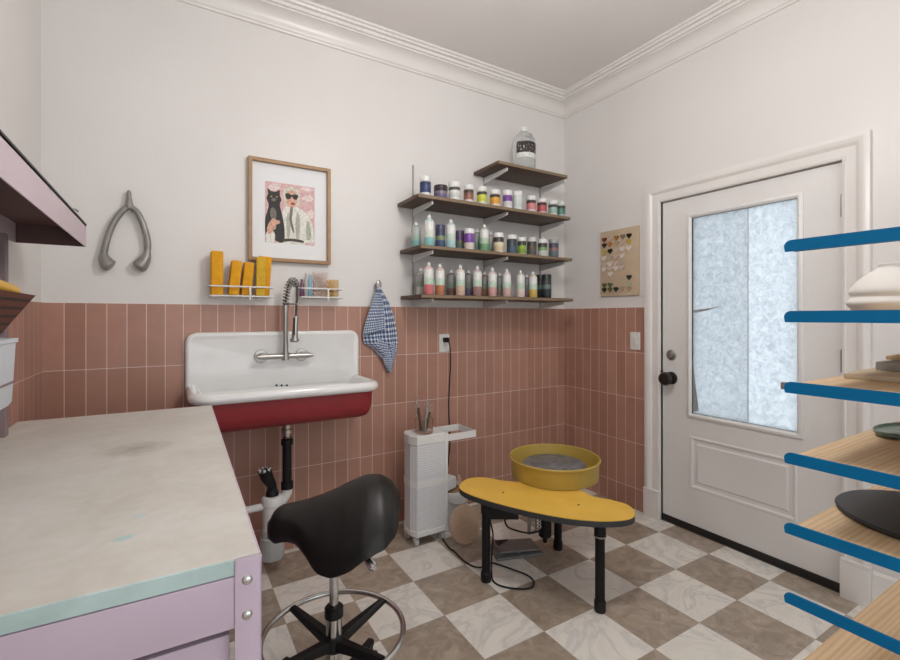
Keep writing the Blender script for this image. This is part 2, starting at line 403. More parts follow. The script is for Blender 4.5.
def bottle(x, y, z, h, r, body, lab, label, group, capm=None, name='glaze_bottle'):
    t = thing(name, label, 'bottle', (x, y, z), rnd.uniform(-.3, .3), group)
    h *= .92; sh = h * .84
    MB().lathe([(0, 0), (r * .95, .001), (r, .006), (r, sh * .93), (r * .95, sh * .965), (r * .80, sh * 1.0), (r * .50, sh * 1.03), (r * .40, sh * 1.05), (r * .40, sh * 1.08), (0, sh * 1.08)]).build('body', body, t)
    MB().lathe([(r + .0006, sh * .02), (r + .0012, sh * .03), (r + .0012, sh * .92), (r + .0006, sh * .93)], seg=28).build('label', lab, t)
    MB().lathe([(r * .40, sh * 1.055), (r * .42, sh * 1.06), (r * .42, h * .96), (r * .28, h * .975), (r * .24, h), (0, h)], seg=18).build('cap', capm or M_CAP, t)
    return t
def jar(x, y, z, h, r, body, lab, label, group, lidm=None, name='glaze_jar', lidh=.2, labz=(.12, .74)):
    t = thing(name, label, 'jar', (x, y, z), rnd.uniform(-.3, .3), group)
    h *= .95; zl = h * (1 - lidh)
    MB().lathe([(0, 0), (r * .93, .001), (r * .98, .006), (r * .98, zl * .93), (r * .90, zl * .98), (r * .88, zl), (0, zl)]).build('body', body, t)
    MB().lathe([(r * .985, h * labz[0]), (r, h * labz[0] + .001), (r, h * labz[1]), (r * .985, h * labz[1] + .001)]).build('label', lab, t)
    lid = MB(); n = 36; z0, z1 = zl - .002, h
    lp = [[(r * 1.0 * (1 if k % 2 else .975) * math.cos(2 * PI * k / n), r * (1 if k % 2 else .975) * math.sin(2 * PI * k / n), zz) for k in range(n)] for zz in (z0, z1 - .003)]
    lp.append([(r * .94 * math.cos(2 * PI * k / n), r * .94 * math.sin(2 * PI * k / n), z1) for k in range(n)])
    lid.loft(lp).build('lid', lidm or M_CAP, t)
    return t
WHT = (.74, .74, .72); GRN = (.52, .66, .54)
def onshelf(u, key, y):
    p = W(u, 300, y=y); return p.x
def pxh(u, px, y):      # real height of px pixels at that place
    p = W(u, 300, y=y); d = (p - CAM); return px / F_PX * (d.x * SN + d.y * CS)
def plast(name, c): return plain(name, c, .35, var=.03)
sb = SH['bottom'][2] + .0222
FR, BK = -.235, -.125
# (photo column, height px, y, colour low, label words)
rows = [
 (421.0, 30, BK, (.50, .52, .46), 'dull', 'pale squeeze bottle at the left end of the bottom shelf, behind the coral one'),
 (428.7, 35.5, FR, (.62, .16, .16), '', 'squeeze bottle with a coral red base on the bottom shelf'),
 (439.8, 34, FR, (.50, .19, .08), '', 'squeeze bottle with a rust orange base on the bottom shelf'),
 (451.2, 29, BK, (.20, .10, .075), 'dull', 'brown squeeze bottle behind and right of the rust orange one on the bottom shelf'),
 (460.3, 33.5, FR, (.66, .47, .34), '', 'squeeze bottle with a peach base on the bottom shelf'),
 (468.5, 29, BK, (.13, .11, .19), 'dull', 'dark violet squeeze bottle in the back row, right of the peach one'),
 (477.3, 33, FR, (.34, .19, .165), '', 'squeeze bottle with a dusty mauve brown base on the bottom shelf'),
 (484.6, 28, BK, (.25, .14, .08), 'red', 'squeeze bottle with a dark red print in the back row, right of the mauve one'),
 (492.3, 31.5, FR, (.60, .34, .31), '', 'squeeze bottle with a rose pink base at the middle of the bottom shelf'),
 (499.5, 27, BK, (.30, .22, .18), 'dull', 'tan squeeze bottle in the back row between the rose pink and blush ones'),
 (506.7, 30.5, FR, (.62, .43, .39), '', 'squeeze bottle with a pale blush base on the bottom shelf'),
 (520.5, 29.5, FR, (.74, .62, .54), '', 'squeeze bottle with an ivory base on the bottom shelf, left of the yellow one'),
 (526.8, 26, BK, (.30, .16, .25), 'dull', 'plum squeeze bottle half hidden between the ivory and yellow ones'),
 (533.0, 28.5, FR, (.66, .45, .10), '', 'squeeze bottle with a yellow base on the bottom shelf'),
]
for i, (u, hp, y, c, st, lb) in enumerate(rows):
    x = onshelf(u, 'bottom', y); hh = pxh(u, hp, y); r = .0285
    dk = .38 if st else 1.0  # back row: shade put into the label and body colours
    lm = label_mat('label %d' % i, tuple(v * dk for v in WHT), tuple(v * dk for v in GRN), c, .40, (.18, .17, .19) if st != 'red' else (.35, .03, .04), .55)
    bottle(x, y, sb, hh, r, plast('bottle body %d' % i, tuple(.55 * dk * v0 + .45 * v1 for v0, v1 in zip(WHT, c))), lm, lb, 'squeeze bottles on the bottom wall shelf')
for u, y, lb in ((540.5, -.14, 'black squat jar behind the other at the right end of the bottom shelf'), (546.6, -.225, 'black jar with a grey green label at the right end of the bottom shelf')):
    jar(onshelf(u, '', y), y, sb, pxh(u, 25, y), .034, plast('black jar', (.022, .026, .03)), label_mat('black jar label' + lb[:12], (.03, .035, .035), (.16, .22, .20), (.025, .035, .045), .45, (.05, .07, .07)), lb, 'jars on the wall shelves', plast('black lid', (.02, .03, .03)))
# middle (third) shelf
sb = SH['third'][2] + .0222
for u, hp, y, c, lb, top, mid in [
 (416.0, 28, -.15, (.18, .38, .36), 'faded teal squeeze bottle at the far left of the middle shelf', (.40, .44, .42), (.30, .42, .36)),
 (429.3, 35, FR, (.23, .53, .52), 'squeeze bottle with an aqua base on the middle shelf', WHT, (.62, .66, .60)),
 (450.8, 32, FR, (.40, .62, .62), 'squeeze bottle with an icy blue base on the middle shelf', WHT, GRN),
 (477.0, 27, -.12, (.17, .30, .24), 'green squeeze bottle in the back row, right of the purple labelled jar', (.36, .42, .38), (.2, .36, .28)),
 (484.2, 30, FR, (.15, .36, .19), 'squeeze bottle with a leaf green base at the middle of the middle shelf', WHT, (.42, .56, .42)),
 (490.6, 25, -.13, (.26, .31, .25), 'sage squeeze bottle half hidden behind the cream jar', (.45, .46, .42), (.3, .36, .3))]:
    bottle(onshelf(u, '', y), y, sb, pxh(u, hp, y), .029, plast('body ' + lb[:24], tuple(.5 * v0 * (.6 if 'row' in lb or 'faded' in lb or 'hidden' in lb else 1) + .45 * v1 for v0, v1 in zip(WHT, c))), label_mat('lab ' + lb[:26], top, mid, c, .36, (.30, .16, .16), .56), lb, 'squeeze bottles on the middle wall shelf')  # bodies standing behind are darkened, shade put into their colour
for u, hp, y, r, low, mid, top, body, lid, lb in [
 (440.3, 25, -.20, .031, (.06, .09, .20), (.22, .27, .14), (.035, .04, .10), (.05, .07, .14), (.06, .06, .12), 'jar with a navy rim and olive label between the two blue bottles'),
 (459.5, 22, -.15, .030, (.12, .17, .16), (.14, .16, .10), (.11, .05, .16), (.10, .14, .13), (.10, .08, .14), 'dim jar with a violet and green label, right of the icy blue bottle'),
 (469.2, 22.5, FR, .034, (.66, .58, .52), (.17, .06, .30), (.17, .06, .30), (.70, .66, .60), None, 'white jar with a wide purple label on the middle shelf'),
 (498.6, 21, FR, .035, (.64, .52, .33), (.68, .60, .44), (.06, .045, .04), (.70, .63, .50), None, 'cream jar with a black banded label on the middle shelf'),
 (511.8, 20, FR, .035, (.07, .11, .16), (.05, .07, .09), (.04, .05, .06), (.10, .15, .19), None, 'dark slate blue jar with a white lid on the middle shelf'),
 (521.8, 18.5, FR, .031, (.22, .36, .05), (.28, .44, .06), (.04, .05, .03), (.42, .52, .24), None, 'bright lime green jar on the middle shelf'),
 (531.8, 19, FR, .034, (.10, .10, .10), (.10, .07, .045), (.05, .045, .04), (.13, .13, .12), (.60, .59, .57), 'dark brown jar with a pale lid, right of the lime green one'),
 (542.5, 18.5, FR, .034, (.60, .62, .58), (.20, .36, .14), (.05, .05, .045), (.68, .70, .66), None, 'white jar with a leaf green label, second from the right on the middle shelf'),
 (553.6, 19.5, FR, .036, (.12, .17, .18), (.28, .14, .16), (.06, .06, .09), (.10, .13, .14), (.34, .35, .36), 'dark jar with a dusty rose label at the right end of the middle shelf')]:
    jar(onshelf(u, '', y), y, sb, pxh(u, hp, y), r, plast('jb ' + lb[:30], body), label_mat('jl ' + lb[:30], top, mid, low, .38, (.5, .5, .48), .63), lb, 'jars on the wall shelves', plast('lid ' + lb[:24], lid) if lid else None, labz=(.1, .76))
# second shelf
sb = SH['second'][2] + .0222
for u, hp, y, r, low, mid, top, body, lid, lb in [
 (425.3, 21.5, FR, .034, (.022, .045, .14), (.03, .05, .15), (.02, .035, .10), (.66, .66, .66), None, 'tall white jar with a navy label at the left end of the jar row'),
 (440.7, 14.5, FR, .043, (.14, .11, .22), (.20, .16, .22), (.03, .022, .03), (.12, .08, .11), (.045, .03, .035), 'wide squat dark purple jar with a dark lid, second in the jar row'),
 (454.3, 20, FR, .037, (.60, .62, .58), (.66, .68, .64), (.07, .07, .06), (.70, .71, .68), None, 'white jar with a plain white label and black band, third in the jar row'),
 (468.6, 19.5, FR, .032, (.30, .13, .08), (.22, .09, .06), (.06, .035, .03), (.66, .58, .54), None, 'white lidded jar with a brown label in the top jar row'),
 (481.9, 19.5, FR, .034, (.56, .58, .06), (.58, .60, .07), (.05, .05, .03), (.62, .63, .50), None, 'jar with a chartreuse yellow label in the top jar row'),
 (495.0, 18.5, FR, .034, (.72, .34, .03), (.74, .38, .04), (.045, .035, .03), (.68, .60, .48), None, 'jar with an orange label in the top jar row'),
 (507.5, 20, FR, .033, (.62, .60, .62), (.16, .06, .30), (.17, .06, .30), (.70, .69, .69), None, 'jar with a purple label above a white base in the top jar row'),
 (517.6, 20.5, FR, .034, (.56, .62, .60), (.58, .63, .61), (.60, .64, .62), (.66, .69, .68), None, 'jar with a plain pale grey white label, right of the purple labelled one'),
 (531.2, 18, FR, .034, (.62, .22, .22), (.60, .20, .20), (.05, .035, .035), (.66, .54, .52), None, 'jar with a salmon pink label in the top jar row'),
 (542.0, 17, FR, .034, (.48, .09, .10), (.46, .08, .09), (.05, .03, .03), (.64, .40, .38), None, 'jar with a deep red label in the top jar row'),
 (552.8, 16.5, FR, .033, (.34, .48, .42), (.36, .50, .44), (.06, .07, .06), (.60, .64, .60), None, 'jar with a mint green label, second from the right in the top jar row'),
 (561.0, 16.5, FR, .032, (.10, .24, .19), (.09, .22, .17), (.05, .06, .05), (.36, .46, .42), (.62, .66, .62), 'jar with a dark teal green label at the right end of the jar row')]:
    jar(onshelf(u, '', y), y, sb, pxh(u, hp, y), r, plast('jb ' + lb[:34], body), label_mat('jl ' + lb[:34], top, mid, low, .42, (.62, .60, .58), .64), lb, 'jars on the wall shelves', plast('lid2 ' + lb[:24], lid) if lid else None, labz=(.2, .72) if r < .04 else (.05, .78))
# clear gallon jug on the top shelf
sb = SH['top'][2] + .0222
x = onshelf(524, '', -.19)
t = thing('gallon_jug', 'clear plastic gallon jug with a black and white label on the top shelf', 'jug', (x, -.19, sb))
R = .080
MB().lathe([(0, 0), (R * .94, .002), (R, .012), (R, .05), (R * .98, .055), (R, .06), (R, .195), (R * .93, .228), (R * .72, .258), (R * .45, .276), (.021, .283), (.021, .294), (0, .294)], seg=36).build('body', glassy('clear jug plastic', (.86, .89, .89), .12, .8, 1.2), t)
MB().lathe([(.024, .284), (.025, .286), (.025, .310), (.022, .313), (0, .313)], seg=20).build('cap', M_CAP, t)
hb = MB().tube(spline([(.045, 0, .256), (.080, 0, .256), (.094, 0, .226), (.086, 0, .185), (.078, 0, .172)], 6), .009, 10)
hb.build('handle', MATS['clear jug plastic'], t, rot=(0, 0, .5))
k = N('jug label'); tc = k.n('ShaderNodeTexCoord'); sp = k.n('ShaderNodeSeparateXYZ'); k.l(tc, 'Generated', sp, 'Vector')
r = k.ramp(sp, 'Z', [(0, (.72, .72, .70)), (.28, (.72, .72, .70)), (.30, (.03, .022, .02)), (1, (.03, .022, .02))])
mpx = k.n('ShaderNodeMapping'); mpx.inputs['Scale'].default_value = (7, 7, 4); k.l(tc, 'Generated', mpx, 'Vector')
pr = k.ramp(k.noise(mpx, 1.2, 2), 'Fac', [(.60, (0, 0, 0)), (.63, (1, 1, 1))]); k.color(k.mix((pr, 'Color'), (r, 'Color'), (.45, .43, .40)))
lbm = MB(); n = 22
def arc(rr, z): return [(rr * math.cos(math.radians(-170 + 150 * i / n)), rr * math.sin(math.radians(-170 + 150 * i / n)), z) for i in range(n + 1)]
lbm.loft([arc(R + .0008, .085), arc(R + .0015, .087), arc(R + .0015, .192), arc(R + .0008, .194)], False, False, closed=False)
lbm.build('label', k.m, t)

# ================================================================== PICTURE
fx0, fx1, fz0, fz1 = -2.358, -1.913, 1.617, 2.176
M_OAK = wood('light oak frame', (.30, .175, .085), (.43, .27, .14), (20, 20, 3), .5)
t = thing('picture_frame', 'square cornered oak picture frame with a portrait print hanging above the sink', 'picture', (-2.135, -.012, 1.62))
S0 = (-2.135, -.012, 1.62)
fr = MB(); lw = .019
for a, b, c, d in ((fx0, fx0 + lw, fz0, fz1), (fx1 - lw, fx1, fz0, fz1), (fx0 + lw, fx1 - lw, fz0, fz0 + lw), (fx0 + lw, fx1 - lw, fz1 - lw, fz1)): fr.box(a, b, -.036, -.001, c, d, .0015)
fr.build('frame', M_OAK, t, shift=S0)
MB().box(fx0 + lw, fx1 - lw, -.013, -.003, fz0 + lw, fz1 - lw).build('mat_board', plain('white mat board', (.80, .81, .82), .7, var=.01), t, shift=S0, smooth=0)
# printed sheet: a person in sunglasses holding a dark cat against pink
ax0, ax1, az0, az1 = -2.272, -2.002, 1.722, 2.058
aw, ah = ax1 - ax0, az1 - az0
cols = [(.66, .42, .42), (.74, .62, .60), (.72, .70, .64), (.62, .36, .26), (.015, .014, .014), (.40, .03, .03), (.62, .58, .48), (.02, .018, .018), (.17, .145, .12), (.40, .33, .10), (.40, .42, .34), (.05, .04, .03)]
def smooth_blob(pts): return [(p.x, p.z) for p in spline([(q[0], 0, q[1]) for q in pts], 5, True)]
layers = [(1, [(.05, .9), (.2, .86), (.32, .97), (.16, .97)], 1), (1, [(.74, .80), (.86, .74), (.97, .80), (.9, .86)], 1), (1, [(.82, .52), (.93, .46), (.99, .55), (.93, .62)], 1), (1, [(.7, .95), (.85, .92), (.98, .95), (.85, .99)], 1), (1, [(.85, .05), (.97, .03), (.98, .1), (.9, .13)], 1),
 (6, [(.37, .72), (.36, .85), (.42, .93), (.55, .965), (.66, .92), (.70, .82), (.69, .70), (.62, .62), (.45, .60)], 2),   # hair
 (2, [(.32, .0), (.30, .30), (.36, .56), (.46, .64), (.62, .63), (.72, .60), (.86, .52), (.95, .36), (.99, .12), (.97, .06), (.80, .04), (.78, .0)], 3),   # jacket
 (10, [(.62, .10), (.60, .35), (.64, .55), (.70, .40), (.68, .20), (.66, .05)], 4), (10, [(.84, .1), (.82, .30), (.86, .42), (.92, .28), (.92, .12)], 4), (10, [(.44, .1), (.42, .4), (.46, .52), (.50, .3), (.48, .12)], 4),
 (3, [(.42, .70), (.43, .84), (.50, .90), (.58, .89), (.63, .82), (.63, .71), (.57, .62), (.52, .60), (.46, .63)], 4),   # face
 (8, [(.50, .60), (.48, .40), (.55, .20), (.58, .22), (.53, .40), (.55, .60)], 5),
 (4, [(.40, .83), (.41, .765), (.46, .745), (.51, .77), (.525, .80), (.56, .765), (.61, .75), (.65, .79), (.65, .835), (.58, .84), (.52, .825), (.46, .845)], 6),   # sunglasses
 (5, [(.50, .685), (.54, .70), (.58, .69), (.585, .665), (.54, .655)], 6),
 (7, [(.02, .10), (.00, .35), (.05, .52), (.07, .62), (.03, .72), (.06, .80), (.045, .88), (.12, .845), (.21, .845), (.285, .875), (.29, .79), (.32, .72), (.29, .63), (.34, .45), (.38, .25), (.37, .03), (.25, .02), (.12, .08)], 6),   # cat
 (8, [(.12, .40), (.10, .52), (.16, .58), (.22, .50), (.2, .38)], 7), (8, [(.12, .70), (.17, .68), (.22, .71), (.17, .74)], 7),
 (9, [(.10, .755), (.125, .77), (.145, .755), (.125, .745)], 7), (9, [(.205, .76), (.23, .772), (.25, .758), (.23, .748)], 7),
 (3, [(.04, .18), (.06, .29), (.15, .40), (.22, .38), (.28, .37), (.29, .33), (.22, .30), (.21, .24), (.15, .19), (.10, .13)], 8),   # hand
 (2, [(.02, .02), (.03, .16), (.09, .20), (.18, .17), (.19, .05), (.14, .0)], 7),
 (11, [(.34, .07), (.52, .09), (.72, .08), (.78, .055), (.74, .035), (.52, .045), (.36, .03)], 7)]
pm = MB(); y0 = -.0136
pm.poly([(ax0, y0, az0), (ax1, y0, az0), (ax1, y0, az1), (ax0, y0, az1)], 0)
for ci, pts, dep in layers:
    pm.poly([(ax0 + min(1, max(0, px)) * aw, y0 - dep * .00012, az0 + min(1, max(0, pz)) * ah) for px, pz in smooth_blob(pts)], ci)
pm.build('print', [plain('print ink %d' % i, c, .6, var=.22, scale=70) for i, c in enumerate(cols)], t, shift=S0, smooth=0)

# ================================================================== WISHBONE
t = None
wp = lambda u, v, y=-.03: W(u, v, y=y)
M_PEWTER = plain('aged pewter', (.27, .26, .24), .40, .45, .15, 18)
w = MB()
L = [wp(129, 206, -.026), wp(121.5, 212), wp(113, 224), wp(107.5, 238), wp(104.5, 250), wp(104, 257), wp(107, 263), wp(110, 266), wp(112, 267.5)]
Rr = [wp(129.5, 206, -.026), wp(137, 212), wp(143, 224), wp(147, 238), wp(147.8, 248), wp(146.2, 257), wp(142, 263.5), wp(139, 267), wp(137, 269)]
for a in (L, Rr):
    pts = spline(a, 6); n = len(pts)
    rr = []
    for i in range(n):
        q = i / (n - 1)
        rr.append(.0135 + .003 * q if q < .55 else max(.004, .0150 + .019 * math.sin(min(1, (q - .55) / .30) * PI / 2)) if q < .82 else .034 * max(.06, 1 - ((q - .82) / .18) ** 2) ** .5)
    w.tube(pts, rr, 14)
w.tube(spline([wp(129, 190, -.026), wp(129, 196, -.026), wp(129.2, 203, -.026), wp(129.3, 210, -.026)], 5), [.005, .007, .009, .010, .011, .011, .011, .012, .013, .014, .016, .018, .020, .020, .018, .016], 14)
c0 = wp(127, 230, 0)
o = w.build('wishbone_ornament', M_PEWTER, shift=c0, loc=c0, sub=1)
tag(o, 'large pewter grey wishbone ornament hanging on the bare left part of the wall', 'wall decor')

# ================================================================== SINK
SX0, SX1 = -2.652, -1.742
t = thing('wall_sink', 'wide vintage white enamel wall sink with a red painted underside', 'sink', ((SX0 + SX1) / 2, -.2, .78))
S0 = ((SX0 + SX1) / 2, -.2, .78)
bs = MB()
def bsloop(ins, y):
    pts = []
    r = .055
    for (cx, cz, a0) in ((SX1 - r, 1.231 - r, 0), (SX0 + r, 1.231 - r, 90)):
        for i in range(9):
            a = math.radians(a0 + 90 * i / 8); pts.append((cx + (r - ins) * math.cos(a), y, cz + (r - ins) * math.sin(a)))
    pts += [(SX0 + ins, y, .93), (SX1 - ins, y, .93)]
    return pts
bs.loft([bsloop(.0, -.0085), bsloop(0, -.030), bsloop(.003, -.037), bsloop(.010, -.042), (bsloop(.02, -.042)), bsloop(.030, -.038)])
bs.build('backsplash', M_ENAMEL, t, shift=S0, smooth=40)
def rl(i, z, rad=.10, yb=-.012, yf=-.42, bi=.0):
    r = max(.02, rad - i); p = rrect(SX0 + i, SX1 - i, yf + i, yb - bi, r, 7)
    # square-ish corners at the wall side
    out = []
    for (px, py) in p:
        out.append((px, py, z))
    return out
def rl2(i, z, bi=0, rad=.10):
    x0, x1, y0, y1 = SX0 + i, SX1 - i, -.42 + i, -.012 - bi; r = max(.03, rad - i); pts = []
    for cx, cy, a0, rr in ((x1 - .012, y1 - .012, 0, .012), (x0 + .012, y1 - .012, 90, .012), (x0 + r, y0 + r, 180, r), (x1 - r, y0 + r, 270, r)):
        for k in range(9):
            a = math.radians(a0 + 90 * k / 8); pts.append((cx + rr * math.cos(a), cy + rr * math.sin(a), z))
    return pts
loops = []
rc, rz = .026, .941
for k in range(12):
    a = math.radians(-95 + 24 * k); loops.append(rl2(rc - rc * math.cos(a), rz + rc * math.sin(a), bi=.004 * k / 11 + .02))
loops += [rl2(.062, .925, .028), rl2(.066, .86, .034), rl2(.075, .825, .05), rl2(.105, .803, .08), rl2(.16, .797, .12), rl2(.19, .795, .14)]
MBS = MB(); MBS.loft(loops, cap0=False); MBS.build('basin', M_ENAMEL, t, shift=S0, smooth=50)
ap = [rl2(.030, .930, .02), rl2(.032, .90, .02), rl2(.036, .84, .02), rl2(.044, .81, .022), rl2(.06, .787, .03), rl2(.085, .775, .04), rl2(.14, .770, .06)]
MB().loft(ap, cap0=False).build('apron', M_RED, t, shift=S0, smooth=50)
ov = MB()
for du in (-5.5, 0, 5.5):
    p = W(282 + du * .95, 385.5, y=-.052); ov.lathe([(0, -.002), (.0055, -.0015), (.0055, .004), (0, .004)], (p.x, -.046, p.z), 14, 'Y')
ov.build('overflow_holes', M_BLACK, t, shift=S0)
MB().lathe([(0, 0), (.034, 0), (.040, .004), (.030, .006), (.018, .003), (0, .003)], (-2.194, -.2, .7955), 24).build('drain', M_CHROME, t, shift=S0)
# faucet
t = thing('faucet', 'wall mounted brushed nickel faucet with a coiled spring spray arm', 'faucet', (-2.18, -.06, 1.1)); S0 = (-2.18, -.06, 1.1)
fz = 1.098; yb_ = -.095
body = MB()
xa, xb = W(263, 355, y=yb_).x, W(304, 355, y=yb_).x
xm = W(285.5, 355, y=yb_).x
body.cyl((xa - .012, yb_, fz), (xb + .03, yb_, fz), .0155, seg=16).cyl((xm, yb_, fz - .022), (xm, yb_, fz + .02), .020, seg=18)
for xx in (xa, xb):
    body.lathe([(0, -.0385), (.036, -.039), (.036, -.045), (.034, -.048), (.018, -.049), (.016, -.052), (.016, yb_), (0, yb_)], (xx, 0, fz), 22, 'Y')
body.build('bridge', M_NICKEL, t, shift=S0)
for xx, sg in ((xa - .01, -1), (xb + .03, 1)):
    MB().tube([(xx, yb_, fz), (xx + sg * .012, yb_ - .002, fz), (xx + sg * .022, yb_ - .004, fz)], [.012, .011, .008], 10).build('handle', M_NICKEL, t, shift=S0)
ztop = W(285.5, 305, y=yb_).z
MB().cyl((xm, yb_, fz), (xm, yb_, ztop), .0145, seg=16).cyl((xm, yb_, ztop - .02), (xm, yb_, ztop), .017, seg=16).build('riser', M_NICKEL, t, shift=S0)
yh = -.19
q = [Vector((xm, yb_, ztop)), W(286.5, 296, y=yb_), W(288, 287, y=-.105), W(292, 280.5, y=-.14), W(296, 284, y=-.175), W(297, 293, y=yh), W(296.5, 306, y=yh), W(296, 318, y=yh)]
path = spline(q, 14)
MB().tube(path, .006, 10).build('hose', plain('dark rubber hose', (.05, .05, .05), .5), t, shift=S0)
# spring coil around the hose
coil = []; up = None
for i in range(len(path) * 6 - 5):
    f_ = i / 6; i0 = min(len(path) - 2, int(f_)); pnt = path[i0].lerp(path[i0 + 1], f_ - i0); tg = (path[i0 + 1] - path[i0]).normalized()
    if f_ > len(path) * .62: break
    e1 = Vector((.5, -.85, 0)); e1 = (e1 - tg * e1.dot(tg)); e1 = (Vector((.86, .5, 0)) if e1.length < .1 else e1).normalized(); e2 = tg.cross(e1)
    a = 2 * PI * f_ / 4.6; coil.append(pnt + (e1 * math.cos(a) + e2 * math.sin(a)) * .0155)
MB().tube(coil, .0036, 6).build('spring', M_STEEL, t, shift=S0)
hd0, hd1 = W(296, 316, y=yh), W(294.5, 339, y=yh)
MB().tube([hd0, hd0.lerp(hd1, .15), hd0.lerp(hd1, .6), hd1], [.010, .014, .015, .017], 16).build('spray_head', M_NICKEL, t, shift=S0)
MB().tube([hd1 + Vector((0, 0, .004)), hd1 + Vector((0, 0, -.008)), hd1 + Vector((0, 0, -.016))], [.021, .024, .019], 18).build('spray_nozzle', M_STEEL, t, shift=S0)
MB().box(hd0.x - .016, hd0.x - .008, yh - .016, yh - .006, hd1.z + .02, hd0.z - .01, .002).build('trigger', M_BLACK, t, shift=S0)
dk = W(297, 304, y=yh)
MB().tube([(xm, yb_, dk.z), (xm + .02, yb_ - .05, dk.z), (dk.x, yh + .016, dk.z)], .005, 10).tube([(dk.x + .016 * math.cos(2 * PI * i / 16), yh + .016 * math.sin(2 * PI * i / 16), dk.z) for i in range(16)], .004, 8, closed=True).build('docking_arm', M_NICKEL, t, shift=S0)

# drain plumbing under the sink
t = thing('sink_trap', 'white clay trap with black drain pipe and hose under the red sink', 'plumbing', (-2.19, -.2, .1)); S0 = (-2.19, -.2, .1)
dx, dy = -2.194, -.2
MB().lathe([(.020, .772), (.030, .770), (.030, .752), (.022, .748), (.022, .728), (.027, .725), (.027, .705), (.022, .70), (.022, .68)], (dx, dy, 0), 20).build('tailpiece', M_CHROME, t, shift=S0)
MB().lathe([(0, .69), (.022, .69), (.022, .675), (.030, .672), (.030, .645), (.023, .640), (.023, .455), (.031, .450), (.031, .415), (0, .413)], (dx, dy, 0), 20).build('drain_pipe', M_BLACK, t, shift=S0)
tx = -2.268; ty = -.2
wt = MB().lathe([(0, .395), (.030, .395), (.046, .390), (.052, .378), (.052, .350), (.048, .345), (.046, .22), (0, .22)], (tx, ty, 0), 26)
wt.tube(spline([(dx, dy, .425), (dx, dy, .40), (dx - .012, dy, .375), (tx + .015, ty, .315)], 5), .026, 16)
wt.tube([(tx - .03, ty, .345), (tx - .12, ty, .342), (tx - .16, ty + .05, .342), (tx - .16, -.004, .342)], .018, 14)
wt.build('trap_body', M_WHITEP, t, shift=S0)
MB().lathe([(0, .225), (.050, .225), (.053, .215), (.053, .19), (.058, .185), (.062, .09), (.055, .075), (0, .07)], (tx, ty, 0), 26).build('trap_bowl', glassy('cloudy trap bowl', (.62, .64, .64), .3, .35), t, shift=S0)
hz = [(tx + .0, ty, .385), (tx + .0, ty, .42), (tx - .004, ty - .004, .45), (tx - .025, ty - .01, .49), (tx - .038, ty - .012, .53)]
MB().tube(spline(hz, 4), [.034, .034, .032, .030, .026, .024, .023, .023, .024, .025, .027, .028, .030, .031, .032, .033, .033], 14).build('black_elbow', M_BLACK, t, shift=S0)
cl = MB()
for i in range(7):
    a = 2 * PI * i / 7; cl.box(tx - .038 + .026 * math.cos(a) - .006, tx - .038 + .026 * math.cos(a) + .006, ty - .012 + .026 * math.sin(a) - .006, ty - .012 + .026 * math.sin(a) + .006, .524, .542, .002)
cl.build('clamp', M_CHROME, t, shift=S0)

# ================================================================== WIRE BASKETS ON THE WALL
def basket(x0, x1, z0, label):
    t = thing('wire_basket', label, 'basket', ((x0 + x1) / 2, -.06, z0)); S = ((x0 + x1) / 2, -.06, z0)
    d0, d1 = -.115, -.006
    m = MB()
    for zz in (z0 + .006, z0 + .055): m.tube([(p[0], p[1], zz) for p in rrect(x0, x1, d0, d1, .012, 3)], .0042, 8, closed=True)
    m.build('rim_wires', M_WHITEM, t, shift=S)
    m = MB()
    for i in range(13):
        xx = x0 + (x1 - x0) * (i + .5) / 13; m.tube([(xx, d1, z0 + .003), (xx, d0, z0 + .003)], .0018, 6)
    m.build('floor_wires', M_WHITEM, t, shift=S)
    m = MB()
    for fx in (.5,):
        xx = x0 + (x1 - x0) * .62; m.box(xx - .004, xx + .004, d0 - .003, d0 + .003, z0 - .012, z0 + .055, .001)
    for xx in (x0 + .02, x1 - .02): m.box(xx - .01, xx + .01, -.008, -.0005, z0, z0 + .06, .001)
    m.build('bracket', M_WHITEM, t, shift=S)
    return t
B1 = (-2.548, -2.246, 1.412); B2 = (-2.100, -1.862, 1.414)
basket(*B1, 'white wire basket full of yellow sponges on the wall left of the spray faucet')
basket(*B2, 'white wire basket holding glass tumblers on the wall right of the spray faucet')
M_SPG = plain('yellow foam sponge', (.72, .34, .012), .9, 0, .12, 30, bump=.6)
M_SPG2 = plain('greenish yellow foam sponge', (.62, .38, .03), .9, 0, .12, 30, bump=.6)
zb = B1[2] + .009
def sponge(x0, x1, h, lean, label, mat=M_SPG, y0=-.095, y1=-.030, tilt=0):
    m = MB().box(x0, x1, y0, y1, 0, h, .008, 3)
    o = m.build('sponge', mat, shift=((x0 + x1) / 2, (y0 + y1) / 2, 0), loc=((x0 + x1) / 2, (y0 + y1) / 2, zb + abs(math.sin(lean)) * (x1 - x0) / 2), rot=(tilt, lean, 0))
    tag(o, label, 'sponge', 'yellow sponges in the wire basket'); return o
sponge(-2.540, -2.484, .225, 0, 'tall straight yellow block sponge at the left end of the sponge basket')
sponge(-2.462, -2.412, .180, .10, 'golden yellow sponge leaning right, second from the left in the basket')
sponge(-2.400, -2.352, .175, .09, 'golden yellow sponge leaning right at the middle of the sponge basket')
sponge(-2.333, -2.288, .205, .03, 'greenish yellow flat sponge, second from the right in the basket', M_SPG2, -.110, -.075)
sponge(-2.320, -2.256, .215, .06, 'pale yellow sponge sticking out at the right end of the sponge basket', M_SPG, -.060, -.020)
zb2 = B2[2] + .007
M_PINKG = glassy('pinkish tumbler glass', (.93, .87, .85), .0, 1, 1.12)
M_AMBG = glassy('amber tumbler glass', (.93, .80, .60), .0, 1, 1.12)
